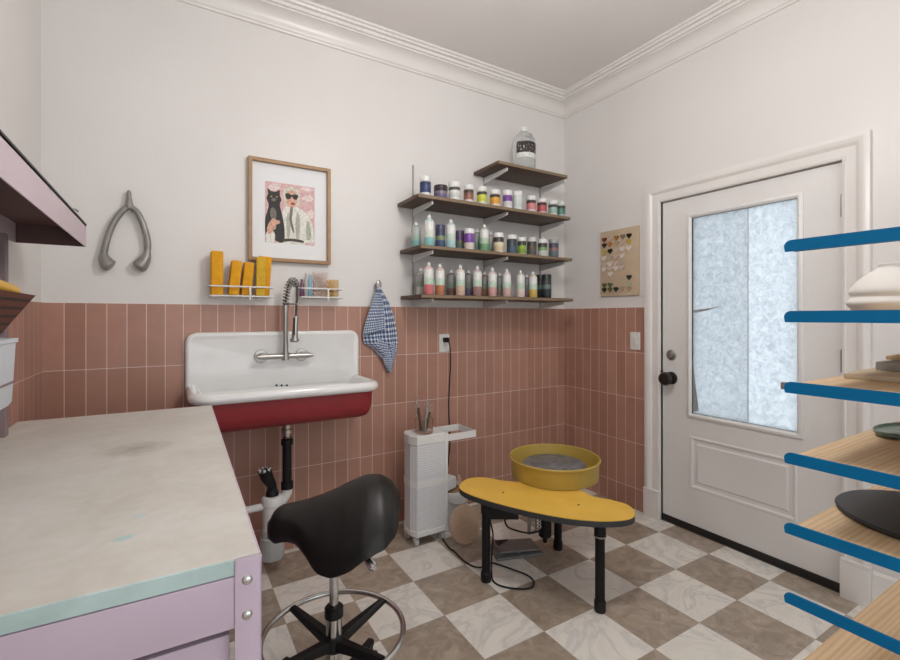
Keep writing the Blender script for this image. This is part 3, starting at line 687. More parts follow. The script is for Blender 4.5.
def tumbler(x, h, r, mat, label):
    m = MB().lathe([(0, 0), (r * .9, .001), (r, .01), (r, h), (r * .93, h), (r * .90, .012), (0, .010)], seg=28)
    tag(m.build('glass_tumbler', mat, loc=(x, -.06, zb2)), label, 'glass', 'tumblers in the wire basket')
tumbler(-1.982, .145, .040, M_PINKG, 'taller pinkish clear tumbler in the right wire basket')
tumbler(-1.908, .105, .032, M_AMBG, 'shorter amber tinted tumbler at the right end of the right wire basket')
for xx, c, hh, lb in ((-2.085, (.16, .06, .12), .10, 'purple tinted small bottle at the left end of the right wire basket'), (-2.062, (.45, .42, .40), .135, 'pale grey slim bottle left of the blue one in the right wire basket'), (-2.040, (.22, .42, .55), .13, 'light blue slim bottle next to the pinkish tumbler')):
    m = MB().lathe([(0, 0), (.011, .001), (.012, .004), (.012, hh * .7), (.007, hh * .8), (.006, hh), (0, hh)], seg=16)
    tag(m.build('slim_bottle', plast('slim ' + lb[:10], c), loc=(xx, -.06, zb2)), lb, 'bottle')

# ================================================================== HOOK + TOWEL
hp_ = W(378, 285, y=-.03)
hk = MB().lathe([(0, -.002), (.014, -.003), (.014, -.010), (.008, -.013), (.008, -.030), (.017, -.034), (.020, -.040), (.014, -.046), (0, -.047)], (0, 0, 0), 20, 'Y')
for v in hk.bm.verts:
    if v.co.y < -.031: v.co.z *= 1.55
tag(hk.build('wall_hook', M_STEEL, loc=(hp_.x, 0, hp_.z)), 'oval grey metal wall hook holding the checked towel', 'hook')
k = N('blue white check cloth'); tc = k.n('ShaderNodeTexCoord')
mp = k.n('ShaderNodeMapping'); mp.inputs['Scale'].default_value = (36, 36, 36); k.l(tc, 'UV', mp, 'Vector')
sp = k.n('ShaderNodeSeparateXYZ'); k.l(mp, 'Vector', sp, 'Vector'); ss = []
for ax in 'XY':
    s_ = k.n('ShaderNodeMath', operation='FRACT'); k.l(sp, ax, s_, 0); g = k.n('ShaderNodeMath', operation='GREATER_THAN'); k.l(s_, 'Value', g, 0); g.inputs[1].default_value = .42; ss.append(g)
ad = k.n('ShaderNodeMath', operation='ADD'); k.l(ss[0], 'Value', ad, 0); k.l(ss[1], 'Value', ad, 1); hf = k.n('ShaderNodeMath', operation='MULTIPLY'); k.l(ad, 'Value', hf, 0); hf.inputs[1].default_value = .5
rp = k.ramp(hf, 'Value', [(.2, (.74, .76, .78)), (.5, (.27, .33, .45)), (.9, (.05, .08, .18))]); rp.color_ramp.interpolation = 'CONSTANT'
k.color((rp, 'Color')); k.b.inputs['Roughness'].default_value = .9; M_CHECK = k.m
bm = bmesh.new(); uvl = bm.loops.layers.uv.new('UVMap')
def towel_layer(outL, outR, ybase, amp, phase, nfold, nu=26, nv=30):
    grid = []
    for j in range(nv + 1):
        q = j / nv
        def at(lst):
            f_ = q * (len(lst) - 1); i0 = min(len(lst) - 2, int(f_)); a = W(*lst[i0], y=ybase); b = W(*lst[i0 + 1], y=ybase); return a.lerp(b, f_ - i0)
        a, b = at(outL), at(outR); row = []
        for i in range(nu + 1):
            s = i / nu; p = a.lerp(b, s)
            p.y = min(-.016, ybase + amp * (.25 + q * .75) * math.sin(s * PI * nfold + phase + q * 1.2) - .010 * math.sin(s * PI)); row.append((p, s, q))
        grid.append(row)
    vs = [[bm.verts.new(c[0]) for c in row] for row in grid]
    for j in range(nv):
        for i in range(nu):
            f = bm.faces.new((vs[j][i], vs[j][i + 1], vs[j + 1][i + 1], vs[j + 1][i]))
            for lp, (jj, ii) in zip(f.loops, ((j, i), (j, i + 1), (j + 1, i + 1), (j + 1, i))): lp[uvl].uv = (ii / nu * .32, jj / nv * .42)
towel_layer([(376.5, 287), (372, 302), (367, 320), (363, 334), (364.5, 343), (373, 348), (381, 355)], [(380, 287), (389, 302), (394, 316), (397, 330), (398, 342), (397, 352), (394, 359)], -.034, .016, .4, 4.5)
towel_layer([(375, 293), (371, 306), (366, 322), (363, 335)], [(380, 293), (383.5, 306), (384.5, 320), (385, 330)], -.050, .008, 1.2, 2.5)
towel_layer([(378, 340), (381, 354), (385, 364), (388.5, 372)], [(396, 345), (395.5, 355), (393.5, 364), (390.5, 373)], -.042, .008, .2, 2)
towel_layer([(365, 336), (369, 344), (375, 350), (379, 356)], [(385, 332), (386, 342), (385, 352), (382, 359)], -.024, .004, .6, 2)
me = bpy.data.meshes.new('checked_towel'); bmesh.ops.translate(bm, vec=-Vector((hp_.x, -.03, hp_.z)), verts=bm.verts); bm.to_mesh(me); bm.free(); me.materials.append(M_CHECK)
for p in me.polygons: p.use_smooth = True
o = bpy.data.objects.new('checked_towel', me); COL.objects.link(o); o.location = (hp_.x, -.03, hp_.z); md = o.modifiers.new('t', 'SOLIDIFY'); md.thickness = .003
tag(o, 'blue and white checked cloth towel hanging from the wall hook', 'towel')

# ================================================================== OUTLET, SWITCH, CORD
t = thing('wall_outlet', 'white wall outlet with a black plug in it on the tiled wall', 'outlet', (-1.128, -TT, 1.134)); S0 = (-1.128, -TT, 1.134)
MB().box(-1.168, -1.090, -TT - .006, -TT, 1.074, 1.194, .002).build('plate', M_WHITEP, t, shift=S0)
sk = MB()
for dz in (-.021, .021): sk.lathe([(0, -TT - .009), (.016, -TT - .009), (.017, -TT - .006), (0, -TT - .005)], (-1.128, 0, 1.134 + dz), 20, 'Y')
sk.build('socket', plast('outlet socket', (.62, .62, .60)), t, shift=S0)
t = thing('light_switch', 'white rocker light switch on the tile beside the door casing', 'switch', (-TT, -.672, 1.147)); S0 = (-TT, -.672, 1.147)
MB().box(-TT - .006, -TT, -.710, -.634, 1.088, 1.206, .002).build('plate', M_WHITEP, t, shift=S0)
MB().box(-TT - .010, -TT - .004, -.688, -.656, 1.114, 1.180, .002).build('rocker', M_WHITEP, t, shift=S0)
t = thing('power_cord', 'black power cord running from the wall outlet down to the floor and potter\'s wheel', 'cord', (-1.12, -.04, 1.15)); S0 = (-1.12, -.04, 1.15)
MB().box(-1.146, -1.110, -TT - .045, -TT - .009, 1.140, 1.172, .006).build('plug', M_BLACK, t, shift=S0)
cp = [(-1.128, -.046, 1.150), W(447, 338, y=-.07), W(450, 347, y=-.06), W(450.5, 365, y=-.03), W(449, 395, y=-.02), W(449, 415, y=-.02), W(450, 440, y=-.022), W(449, 455, y=-.025), W(446, 470, y=-.03), Vector((-1.24, -.04, .30)), Vector((-1.27, -.07, .10)), Vector((-1.29, -.12, .010)), W(447, 545, z=.006) + Vector((0, .0, 0)), W(455, 552, z=.006), W(464, 561, z=.006), W(474, 566.5, z=.006), W(484, 567, z=.006), W(492, 563, z=.006), W(500, 565, z=.006), W(514, 570, z=.006), W(527, 575, z=.006), W(533.5, 581, z=.006), W(532, 587, z=.006), W(522, 589, z=.006), W(505, 587, z=.006), W(494, 582, z=.006), W(491.5, 572, z=.03), W(491.8, 555, z=.10), W(493, 535, z=.20), W(490.5, 522, z=.28), W(490.5, 514, z=.315)]
MB().tube(spline(cp, 6), .0042, 8).build('cable', M_BLACK, t, shift=S0)

# ================================================================== GLAZE SAMPLE BOARD
t = thing('sample_board', 'tan wooden board with rows of glaze test chips on the wall left of the door', 'board', (-.01, -.54, 1.46)); S0 = (-.01, -.54, 1.46)
MB().box(-.016, .0, -.701, -.380, 1.460, 1.929, .001).build('panel', plain('tan plywood', (.54, .415, .29), .7, 0, .08, 6, bump=.1), t, shift=S0)
def chip_mesh():
    pts = []
    for i in range(24):
        a = 2 * PI * i / 24; x = 16 * math.sin(a) ** 3; z = 13 * math.cos(a) - 5 * math.cos(2 * a) - 2 * math.cos(3 * a) - math.cos(4 * a)
        pts.append((x / 17 * .021, z / 17 * .021))
    return pts
CH = chip_mesh()
chipc = {'red brown': (.18, .035, .02), 'pale beige': (.52, .42, .34), 'copper': (.34, .14, .04), 'grey brown': (.22, .16, .13), 'black': (.012, .011, .010), 'dark brown': (.05, .015, .012), 'orange': (.45, .19, .06), 'tan': (.44, .33, .22), 'yellow': (.50, .38, .08), 'white': (.72, .66, .60), 'pinkish white': (.62, .48, .42), 'green black': (.025, .04, .018), 'olive': (.12, .13, .06), 'pale green': (.42, .45, .34)}
rowsC = [  # (row name, z fraction from top, [(column fraction, colour)])
 ('top row', .125, [(.12, 'red brown'), (.28, 'pale beige'), (.45, 'copper'), (.62, 'grey brown'), (.78, 'black')]),
 ('second row', .21, [(.12, 'dark brown'), (.27, 'orange'), (.45, 'tan'), (.60, 'pale beige'), (.77, 'yellow')]),
 ('third row', .31, [(.12, 'yellow'), (.28, 'black'), (.45, 'pinkish white'), (.60, 'white'), (.77, 'white')]),
 ('fourth row', .41, [(.11, 'white'), (.27, 'pale beige'), (.44, 'pinkish white'), (.60, 'white')]),
 ('fifth row', .51, [(.11, 'pinkish white'), (.27, 'white'), (.43, 'pinkish white'), (.59, 'pale beige')]),
 ('sixth row', .58, [(.11, 'white'), (.27, 'pinkish white'), (.43, 'white'), (.59, 'pinkish white')]),
 ('seventh row', .66, [(.28, 'white')]),
 ('eighth row', .735, [(.78, 'green black')]),
 ('lower olive row', .83, [(.12, 'olive'), (.28, 'olive'), (.78, 'pale green')]),
 ('bottom row', .90, [(.12, 'green black'), (.28, 'olive'), (.44, 'green black'), (.60, 'tan'), (.78, 'tan')])]
ordw = ['first', 'second', 'third', 'fourth', 'fifth']
meshes = {}
for rn, zf, cs in rowsC:
    for ci, (cf, cn) in enumerate(cs):
        y = -.380 - cf * .321; z = 1.929 - zf * .469
        if cn not in meshes:
            o = MB().prism(CH, 'X', -.009, 0).build('test_chip', plain('chip glaze ' + cn, chipc[cn], .2, 0, .15, 60), bevel=.0015); meshes[cn] = o
        else: o = meshes[cn].copy(); COL.objects.link(o)
        o.location = (-.0157, y, z); o.rotation_euler = (rnd.uniform(-.12, .12), 0, 0)
        tag(o, '%s glazed test chip, %s in the %s of the sample board' % (cn, ordw[ci] if len(cs) > 1 else 'only one', rn), 'test chip', 'glaze test chips on the sample board')

# ================================================================== WORKBENCH
BX0, BX1, BY0, BY1, BZ = XL + .040, -2.560, -1.900, -.436, .925
M_PINK = plain('lilac powder coated steel', (.56, .455, .55), .45, 0, .03, 5)
t = thing('workbench', 'lilac steel workbench with a worn cream worktop in the left foreground', 'workbench', (-2.56, -.436, 0), math.radians(-1.06)); S0 = (-2.56, -.436, 0)
k = N('worn cream worktop'); mp = k.coord()
n1 = k.noise(mp, 5, 6, .6, .4); n2 = k.noise(k.coord((1, 1, 1), (3, 1, 0)), 38, 5, .6)
base = k.ramp(n1, 'Fac', [(.3, (.59, .56, .505)), (.55, (.66, .635, .59)), (.75, (.71, .695, .66))])
fine = k.mix(.25, (base, 'Color'), (k.ramp(n2, 'Fac', [(.35, (.76, .73, .67)), (.7, (1, 1, 1))]), 'Color'), 'MULTIPLY')
def spot(cx, cy, rx, ry, rot, wob, sc):
    tc = k.n('ShaderNodeTexCoord'); mp2 = k.n('ShaderNodeMapping'); mp2.vector_type = 'TEXTURE'
    mp2.inputs['Location'].default_value = ((cx - S0[0]) * math.cos(.0185) - (cy - S0[1]) * math.sin(.0185), (cx - S0[0]) * math.sin(.0185) + (cy - S0[1]) * math.cos(.0185), BZ); mp2.inputs['Scale'].default_value = (rx, ry, 1); mp2.inputs['Rotation'].default_value = (0, 0, rot)
    k.l(tc, 'Object', mp2, 'Vector'); nn = k.noise(mp2, sc, 4, .6)
    le = k.n('ShaderNodeVectorMath', operation='LENGTH'); k.l(mp2, 'Vector', le, 0)
    a = k.n('ShaderNodeMath', operation='MULTIPLY_ADD'); k.l(nn, 'Fac', a, 0); a.inputs[1].default_value = wob; k.t.links.new(le.outputs['Value'], a.inputs[2])
    hv = k.n('ShaderNodeMath', operation='MULTIPLY'); k.l(a, 'Value', hv, 0); hv.inputs[1].default_value = .4
    return hv
s1 = spot(W(136, 449, z=BZ).x, W(136, 449, z=BZ).y, .115, .10, .3, 1.3, 3.0)
f1 = k.ramp(s1, 'Value', [(.26, (.80, .80, .80)), (.62, (0, 0, 0))])
c1 = k.mix((f1, 'Color'), fine, (.33, .30, .23))
p2 = W(124, 538, z=BZ); s2 = spot(p2.x, p2.y, .022, .012, .35, 1.5, 2.2); f2 = k.ramp(s2, 'Value', [(.50, (.8, .8, .8)), (.66, (0, 0, 0))]); c2 = k.mix((f2, 'Color'), c1, (.38, .60, .60))
p3 = W(139, 516, z=BZ); s3 = spot(p3.x, p3.y, .016, .008, .2, 1.2, 2.5); f3 = k.ramp(s3, 'Value', [(.50, (.6, .6, .6)), (.66, (0, 0, 0))]); c3 = k.mix((f3, 'Color'), c2, (.42, .62, .62))
k.color(c3); k.b.inputs['Roughness'].default_value = .5; k.bump(n2, 'Fac', .08)
M_TOP = k.m
def bench_local(x, y):
    a = math.radians(1.06); dx_, dy_ = x - S0[0], y - S0[1]
    return (S0[0] + dx_ * math.cos(a) - dy_ * math.sin(a), S0[1] + dx_ * math.sin(a) + dy_ * math.cos(a))
MB().prism([(BX1 - .003, BY0 + .006), (BX1 - .003, BY1), bench_local(-3.198, -.424), (-3.171, BY0 + .006)], 'Z', BZ - .026, BZ).build('worktop', M_TOP, t, shift=S0, bevel=.0015)
MB()  .box(BX0, -2.600, BY0 + .001, BY0 + .006, BZ - .025, BZ - .001).build('edge_band', plain('pale teal stained edge', (.46, .60, .585), .6, 0, .14, 10), t, shift=S0, smooth=0)
MB().box(BX1 - .003, BX1 - .0005, BY0 + .006, BY1, BZ - .04, BZ - .0005).build('side_lip', M_PINK, t, shift=S0, smooth=0)
def post(x0, x1, y, sgn, yo):
    m = MB().box(x0, x1, yo, yo + .003, .001, BZ + .001, .001)
    xs = x1 - .003 if sgn > 0 else x0
    m.box(xs, xs + .003, yo if y < -1 else yo - .037, yo + .04 if y < -1 else yo + .003, .001, BZ - .004, .001)
    return m
for x0, x1, sg in ((-2.600, BX1 - .0002, 1), (BX0, BX0 + .04, -1)):
    for yo in (BY0 - .003, BY1 - .003):
        post(x0, x1, yo, sg, yo).build('leg', M_PINK, t, shift=S0)
bo = []
for z in (.890, .834, .30, .24):
    b_ = MB().lathe([(0, -.004), (.0045, -.0038), (.0075, -.002), (.0085, 0), (0, 0)], (-2.582, BY0 - .003, z), 14, 'Y')
    b_.build('bolt', M_CHROME, t, shift=S0)
MB().box(BX0, -2.598, BY0 + .0005, BY0 + .012, .816, BZ - .027, .001).build('front_rail', M_PINK, t, shift=S0)
MB().box(BX0, BX1 - .003, BY1 - .012, BY1 - .001, .80, BZ - .027, .001).build('back_rail', M_PINK, t, shift=S0)
MB().box(BX1 - .022, BX1 - .004, BY0 + .012, BY1 - .012, .83, BZ - .027, .001).build('side_rail', M_PINK, t, shift=S0)
dr = MB().box(BX0 + .03, -2.606, BY0 + .02, BY0 + .038, .64, .797, .002).box(BX0 + .03, -2.608, BY0 + .038, BY1 - .06, .64, .65)
dr.build('drawer', M_PINK, t, shift=S0)
MB().box(BX0 + .02, BX1 - .025, BY0 + .04, BY1 - .03, .20, .222, .001).build('lower_shelf', M_PINK, t, shift=S0)

# ================================================================== RISER SHELF OVER THE BENCH
t = thing('riser_shelf', 'lilac steel riser shelf with a black top over the back of the workbench', 'shelf', (-3.1, -1.17, BZ)); S0 = (-3.1, -1.17, BZ)
RX0, RX1, RY0, RY1 = XL + .012, -2.993, -1.88, -.462
M_RISER = plain('lilac grey steel', (.60, .50, .55), .5, 0, .03, 5)
rm = MB().box(RX1 - .003, RX1, RY0, RY1, 1.580, 1.662).box(RX0, RX1, RY1 - .003, RY1, 1.580, 1.662).box(RX0, RX1, RY0, RY0 + .003, 1.580, 1.662).box(RX0, RX0 + .003, RY0, RY1, 1.58, 1.662).box(RX0, RX1, RY0, RY1, 1.658, 1.662)
rm.build('tray', M_RISER, t, shift=S0)
MB().box(RX0, RX1 + .002, RY0, RY1 + .002, 1.6625, 1.668).build('black_mat', M_BLACK, t, shift=S0, smooth=0)
MB().box(RX0 + .004, RX1 - .0035, RY0 + .004, RY1 - .0035, 1.650, 1.657).box(RX0 + .004, RX1 - .0035, RY1 - .006, RY1 - .0035, 1.5805, 1.65).build('shade_lining', plain('shade toned riser steel', (.115, .062, .060), .6), t, shift=S0, smooth=0)  # added lining: the tray's inner shade put into its dark maroon colour
for y in (-.705, RY0 + .03):
    MB().box(RX0 + .001, RX0 + .030, y, y + .035, BZ + .001, 1.58, .001).build('post', plain('mauve grey steel', (.25, .19, .20), .5), t, shift=S0)
pb = MB().box(RX0, RX0 + .004, RY0 + .07, -.71, BZ + .06, 1.56)
pb.build('back_panel', plain('mauve perforated panel', (.42, .37, .39), .5), t, shift=S0, smooth=0)
c_ = W(70.5, 203.5, x=RX1 - .01)
t2 = MB().tube(spline([(RX1 - .006, c_.y, 1.666), (RX1 - .004, c_.y + .01, 1.676), (RX1 + .0, c_.y + .03, 1.680), (RX1 + .004, c_.y + .045, 1.677)], 5), .003, 8)
t2.build('hook', M_STEEL, t, shift=S0)
lt = thing('tube_light', 'grey tube work light mounted under the riser shelf', 'lamp', (-3.10, -1.45, 1.62)); S1 = (-3.10, -1.45, 1.62)
MB().cyl((-3.085, -1.85, 1.612), (-3.085, -1.33, 1.612), .030, seg=20).build('tube', plain('frosted grey tube', (.34, .32, .26), .35), lt, shift=S1)
MB().cyl((-3.085, -1.33, 1.612), (-3.085, -1.315, 1.612), .031, seg=20).build('end_cap', plain('dark end cap', (.05, .045, .04), .4), lt, shift=S1)
MB().box(-3.10, -3.07, -1.70, -1.66, 1.635, 1.6499).box(-3.10, -3.07, -1.42, -1.38, 1.635, 1.6499).build('clip', M_BLACK, lt, shift=S1)
# bins hung on the back panel
t = thing('hanging_bin', 'white plastic bin hanging at the left edge above the workbench', 'bin', (-3.12, -1.35, 1.09)); S0 = (-3.12, -1.35, 1.09)
hx = W(19, 338, y=-1.11)
bx1, by1, bz0, bz1 = -3.052, -1.113, 1.088, 1.258
RXP = RX0 + .0042
loops = []
for z, ins in ((bz0, .012), (bz0 + .01, .006), (bz1 - .012, 0), (bz1 - .01, -.004), (bz1, -.004)):
    loops.append([(RXP, by1 - ins, z), (RXP, -1.62, z), (bx1 - ins, -1.62, z), (bx1 - ins, by1 - ins - .012, z), (bx1 - ins - .012, by1 - ins, z)])
for z, ins in ((bz1, .000), (bz0 + .02, .010)):
    loops.append([(RXP + .003, by1 - ins - .004, z), (RXP + .003, -1.616, z), (bx1 - ins - .004, -1.616, z), (bx1 - ins - .004, by1 - ins - .016, z), (bx1 - ins - .016, by1 - ins - .004, z)])
MB().loft(loops).build('bin_body', plain('bluish white plastic', (.62, .67, .72), .35, 0, .04), t, shift=S0, smooth=30)
MB().box(bx1 - .004, bx1 - .001, -1.45, by1 - .02, 1.145, 1.150).build('label_slot', plain('mauve slot', (.24, .16, .18), .5), t, shift=S0, smooth=0)
m = MB().box(-.003, .003, -.13, .06, 0, .200, .001)
o = m.build('paper_card', M_CREAM, loc=(-3.085, -1.26, bz0 + .022)); tag(o, 'cream paper card standing in the white hanging bin', 'card')
bk = MB(); n = 1
q0 = [(RXP, -.955, 1.262), (RXP, -1.30, 1.262), (-3.12, -1.30, 1.262), (-3.12, -.955, 1.262)]
q1 = [(RXP, -.905, 1.375), (RXP, -1.34, 1.375), (-3.055, -1.34, 1.375), (-3.055, -.905, 1.375)]
bk.loft([q0, q1, [(RXP + .004, -.910, 1.375), (RXP + .004, -1.335, 1.375), (-3.060, -1.335, 1.375), (-3.060, -.910, 1.375)], [(RXP + .004, -.960, 1.267), (RXP + .004, -1.295, 1.267), (-3.124, -1.295, 1.267), (-3.124, -.960, 1.267)]])
k = N('dark red woven wicker'); mp = k.coord((1, 1, 1)); sp_ = k.n('ShaderNodeSeparateXYZ'); k.l(mp, 'Vector', sp_, 'Vector')
ws = []
for ax, sc_ in (('Y', 48), ('Z', 46)):
    mu = k.n('ShaderNodeMath', operation='MULTIPLY'); k.l(sp_, ax, mu, 0); mu.inputs[1].default_value = sc_
    fr_ = k.n('ShaderNodeMath', operation='FRACT'); k.l(mu, 'Value', fr_, 0); g_ = k.n('ShaderNodeMath', operation='GREATER_THAN'); k.l(fr_, 'Value', g_, 0); g_.inputs[1].default_value = .3; ws.append(g_)
mn = k.n('ShaderNodeMath', operation='MINIMUM'); k.l(ws[0], 'Value', mn, 0); k.l(ws[1], 'Value', mn, 1)
k.color(k.mix((mn, 'Value'), (.012, .006, .005), (.17, .045, .028))); k.bump(mn, 'Value', .5, .003); k.b.inputs['Roughness'].default_value = .6
o = bk.build('wicker_basket', k.m, shift=(-3.13, -1.1, 1.245), loc=(-3.13, -1.1, 1.245), smooth=0); tag(o, 'dark red woven basket flaring upward behind the white hanging bin', 'basket')
ph0 = W(14.5, 292.5, x=-3.085); 
o = MB().tube([ph0 + Vector((0, .0, 0)), ph0 + Vector((0, -.008, .001)), ph0 + Vector((0, -.03, .003)), ph0 + Vector((0, -.22, .012))], [.008, .015, .018, .018], 16).build('yellow_handle', plain('yellow handle plastic', (.72, .42, .03), .4), shift=ph0, loc=ph0)
tag(o, 'yellow rounded tool handle lying over the dark woven basket', 'tool')

# ================================================================== SADDLE STOOL
hub = W(334, 642, fw=1.5)
HX, HY = hub.x, hub.y
t = thing('saddle_stool', 'black saddle seat stool with a chrome foot ring in front of the sink', 'stool', (HX, HY, 0))
M_LEA = plain('black leather', (.010, .009, .008), .40, 0, .12, 40, bump=.06, spec=.35)
zr = .285
MB().tube([(.224 * math.cos(2 * PI * i / 64), .224 * math.sin(2 * PI * i / 64), zr) for i in range(64)], .0095, 12, closed=True).build('foot_ring', M_CHROME, t)
# photo directions: right = (CS,-SN), away = (SN, CS)
def rel(r_, a_, z): return Vector((r_ * CS + a_ * SN, -r_ * SN + a_ * CS, z))
for deg in (51, 145, 232, 325):
    a = math.radians(deg); tip = rel(.214 * math.cos(a), .214 * math.sin(a), zr + .003); root = rel(.02 * math.cos(a), .02 * math.sin(a), .258)
    side = Vector((0, 0, 1)).cross((tip - root)).normalized(); lp = []
    for q, wd, th in ((0, .021, .015), (.5, .016, .012), (1, .011, .008)):
        p = root.lerp(tip, q); lp.append([p + side * wd + Vector((0, 0, -th)), p + side * wd + Vector((0, 0, th * .6)), p + side * wd * .6 + Vector((0, 0, th)), p - side * wd * .6 + Vector((0, 0, th)), p - side * wd + Vector((0, 0, th * .6)), p - side * wd + Vector((0, 0, -th))])
    MB().loft(lp).build('ring_spoke', M_BLACK, t)
MB().lathe([(0, .232), (.030, .232), (.036, .24), (.036, .275), (.030, .28), (0, .28)]).build('ring_hub', M_BLACK, t)
MB().lathe([(0, .06), (.025, .06), (.0255, .345), (0, .345)]).build('outer_column', M_CHROME, t)
MB().lathe([(.019, .338), (.030, .340), (.030, .368), (.024, .374), (0, .374)]).build('collar', M_BLACK, t)
MB().cyl((0, 0, .36), (0, 0, .66), .0145, seg=18).build('gas_lift', M_CHROME, t)
MB().lathe([(0, .058), (.045, .06), (.05, .075), (.045, .105), (.03, .118), (0, .118)]).build('base_hub', M_BLACK, t)
for i in range(5):
    a = math.radians(73 + 72 * i); tip = rel(.262 * math.cos(a), .262 * math.sin(a), .082); root = rel(.03 * math.cos(a), .03 * math.sin(a), .090)
    side = Vector((0, 0, 1)).cross((tip - root)).normalized(); lp = []
    for q, wd, th in ((0, .026, .020), (.6, .020, .015), (1, .014, .010)):
        p = root.lerp(tip, q); lp.append([p + side * wd + Vector((0, 0, -th)), p + side * wd + Vector((0, 0, th * .5)), p + side * wd * .6 + Vector((0, 0, th)), p - side * wd * .6 + Vector((0, 0, th)), p - side * wd + Vector((0, 0, th * .5)), p - side * wd + Vector((0, 0, -th))])
    leg = MB().loft(lp).build('base_leg', M_BLACK, t)
    d_ = Vector((tip.x, tip.y, 0)).normalized(); ax = Vector((-d_.y, d_.x, 0)); cc = Vector((tip.x, tip.y, .027)) - d_ * .012
    cm = MB()
    for sg in (-1, 1): cm.cyl(cc + ax * (sg * .006), cc + ax * (sg * .022), .0265, seg=20)
    cm.cyl(cc + ax * -.008, cc + ax * .008, .02, seg=14).cyl(cc + d_ * .012 + Vector((0, 0, .02)), cc + d_ * .012 + Vector((0, 0, .055)), .008, seg=12)
    cm.build('caster', M_BLACK, leg)
# saddle seat
def interp(tab, x):
    for (a, p), (b, q) in zip(tab, tab[1:]):
        if x <= b: 
            f = max(0, min(1, (x - a) / (b - a))); f = f * f * (3 - 2 * f) * .4 + f * .6; return p + (q - p) * f
    return tab[-1][1]
def seat():
    ridge = [(-.205, .662), (-.190, .694), (-.165, .708), (-.13, .713), (-.10, .718), (-.06, .732), (0, .752), (.05, .775), (.10, .792), (.145, .790), (.18, .770), (.207, .735)]
    width = [(-.208, .012), (-.203, .034), (-.19, .054), (-.165, .066), (-.14, .072), (-.115, .085), (-.08, .125), (-.04, .170), (0, .197), (.05, .213), (.10, .215), (.15, .200), (.185, .165), (.20, .125), (.207, .060)]
    thick = [(-.205, .045), (-.18, .085), (-.12, .078), (0, .055), (.15, .055), (.19, .045), (.207, .018)]
    droop = [(-.205, 5), (-.12, 5.5), (-.06, 6.3), (0, 5.2), (.05, 4.6), (.10, 4.0), (.207, 4.0)]
    loops = []; ns, nt = 34, 11
    for i in range(ns + 1):
        x = -.208 + .415 * (.5 - .5 * math.cos(PI * i / ns)); zr0, w, th, dp = (interp(tb, x) for tb in (ridge, width, thick, droop))
        cr = lambda T: zr0 - dp * T * T / (1 + 1.2 * abs(T))
        lp = []
        for j in range(nt):
            q = -1 + 2 * j / (nt - 1); T = w * .93 * math.sin(q * PI / 2); lp.append((x, T, cr(T) - .26 * th * abs(q) ** 4))
        lp.append((x, w, cr(w) - th * .50))
        for j in range(nt):
            q = 1 - 2 * j / (nt - 1); T = w * .93 * math.sin(q * PI / 2); lp.append((x, T, cr(T) - th * (1.0 - .24 * abs(q) ** 4)))
        lp.append((x, -w, cr(w) - th * .50))
        loops.append(lp)
    return MB().loft(loops)
bd = rel(.985, .17, 0).normalized(); ang = math.atan2(bd.y, bd.x)
so = seat().build('seat', M_LEA, t, smooth=80, sub=1)
so.rotation_euler = (0, 0, ang); so.location = (*rel(.004, .0, 0).xy, 0)
MB().box(-.07, .08, -.045, .045, .655, .680, .006).cyl((0, 0, .60), (0, 0, .67), .026, seg=18).build('seat_plate', M_BLKMET, t, rot=(0, 0, ang))
lv0 = rel(.05, -.03, .640); lv1 = rel(.118, -.07, .562); lv2 = rel(.146, -.075, .533)
lev = MB().tube([lv0, lv1], .006, 10); lev.build('lever', M_BLKMET, t)
MB().tube([lv1 - (lv2 - lv1) * .1, lv1.lerp(lv2, .2), lv1.lerp(lv2, .7), lv2], [.008, .014, .017, .010], 14).build('lever_knob', M_CHROME, t)

# ================================================================== WHITE SLIM CART
t = thing('slim_cart', 'slim white rolling cart with perforated end panel and a side rail on the tiled wall', 'cart', (-1.43, -.24, 0)); S0 = (-1.43, -.24, 0)
CX0, CX1, CY0, CY1, CZ0, CZ1 = -1.545, -1.325, -.375, -.205, .055, .632
def cutrect(i, z): 
    c = .045
    return [(CX0 + i + c * .55, CY0 + i, z), (CX1 - i, CY0 + i, z), (CX1 - i, CY1 - i, z), (CX0 + i + c * .55, CY1 - i, z), (CX0 + i, CY1 - i - c, z), (CX0 + i, CY0 + i + c, z)]
MB().loft([cutrect(.004, CZ0), cutrect(0, CZ0 + .006), cutrect(0, CZ0 + .03), cutrect(.004, CZ0 + .034)]).build('bottom_tray', M_WHITEM, t, shift=S0, smooth=30)
MB().loft([cutrect(.004, CZ1 - .055), cutrect(0, CZ1 - .05), cutrect(0, CZ1 - .004), cutrect(.004, CZ1), cutrect(.02, CZ1)]).build('top_tray', M_WHITEM, t, shift=S0, smooth=30)
k = N('perforated white panel'); mp = k.coord((1, 1, 1)); spz = k.n('ShaderNodeSeparateXYZ'); k.l(mp, 'Vector', spz, 'Vector')
acc = None
sxy = k.n('ShaderNodeMath', operation='ADD'); k.l(spz, 'X', sxy, 0); k.l(spz, 'Y', sxy, 1)
gg = []
for src, o_, sc_ in ((sxy, 'Value', 130), (spz, 'Z', 70)):
    mu = k.n('ShaderNodeMath', operation='MULTIPLY'); k.l(src, o_, mu, 0); mu.inputs[1].default_value = sc_
    fr_ = k.n('ShaderNodeMath', operation='FRACT'); k.l(mu, 'Value', fr_, 0); g_ = k.n('ShaderNodeMath', operation='LESS_THAN'); k.l(fr_, 'Value', g_, 0); g_.inputs[1].default_value = .45; gg.append(g_)
mn = k.n('ShaderNodeMath', operation='MULTIPLY'); k.l(gg[0], 'Value', mn, 0); k.l(gg[1], 'Value', mn, 1)
k.color(k.mix((mn, 'Value'), (.70, .71, .73), (.50, .50, .53))); k.b.inputs['Roughness'].default_value = .45; k.bump(mn, 'Value', -.4, .002)
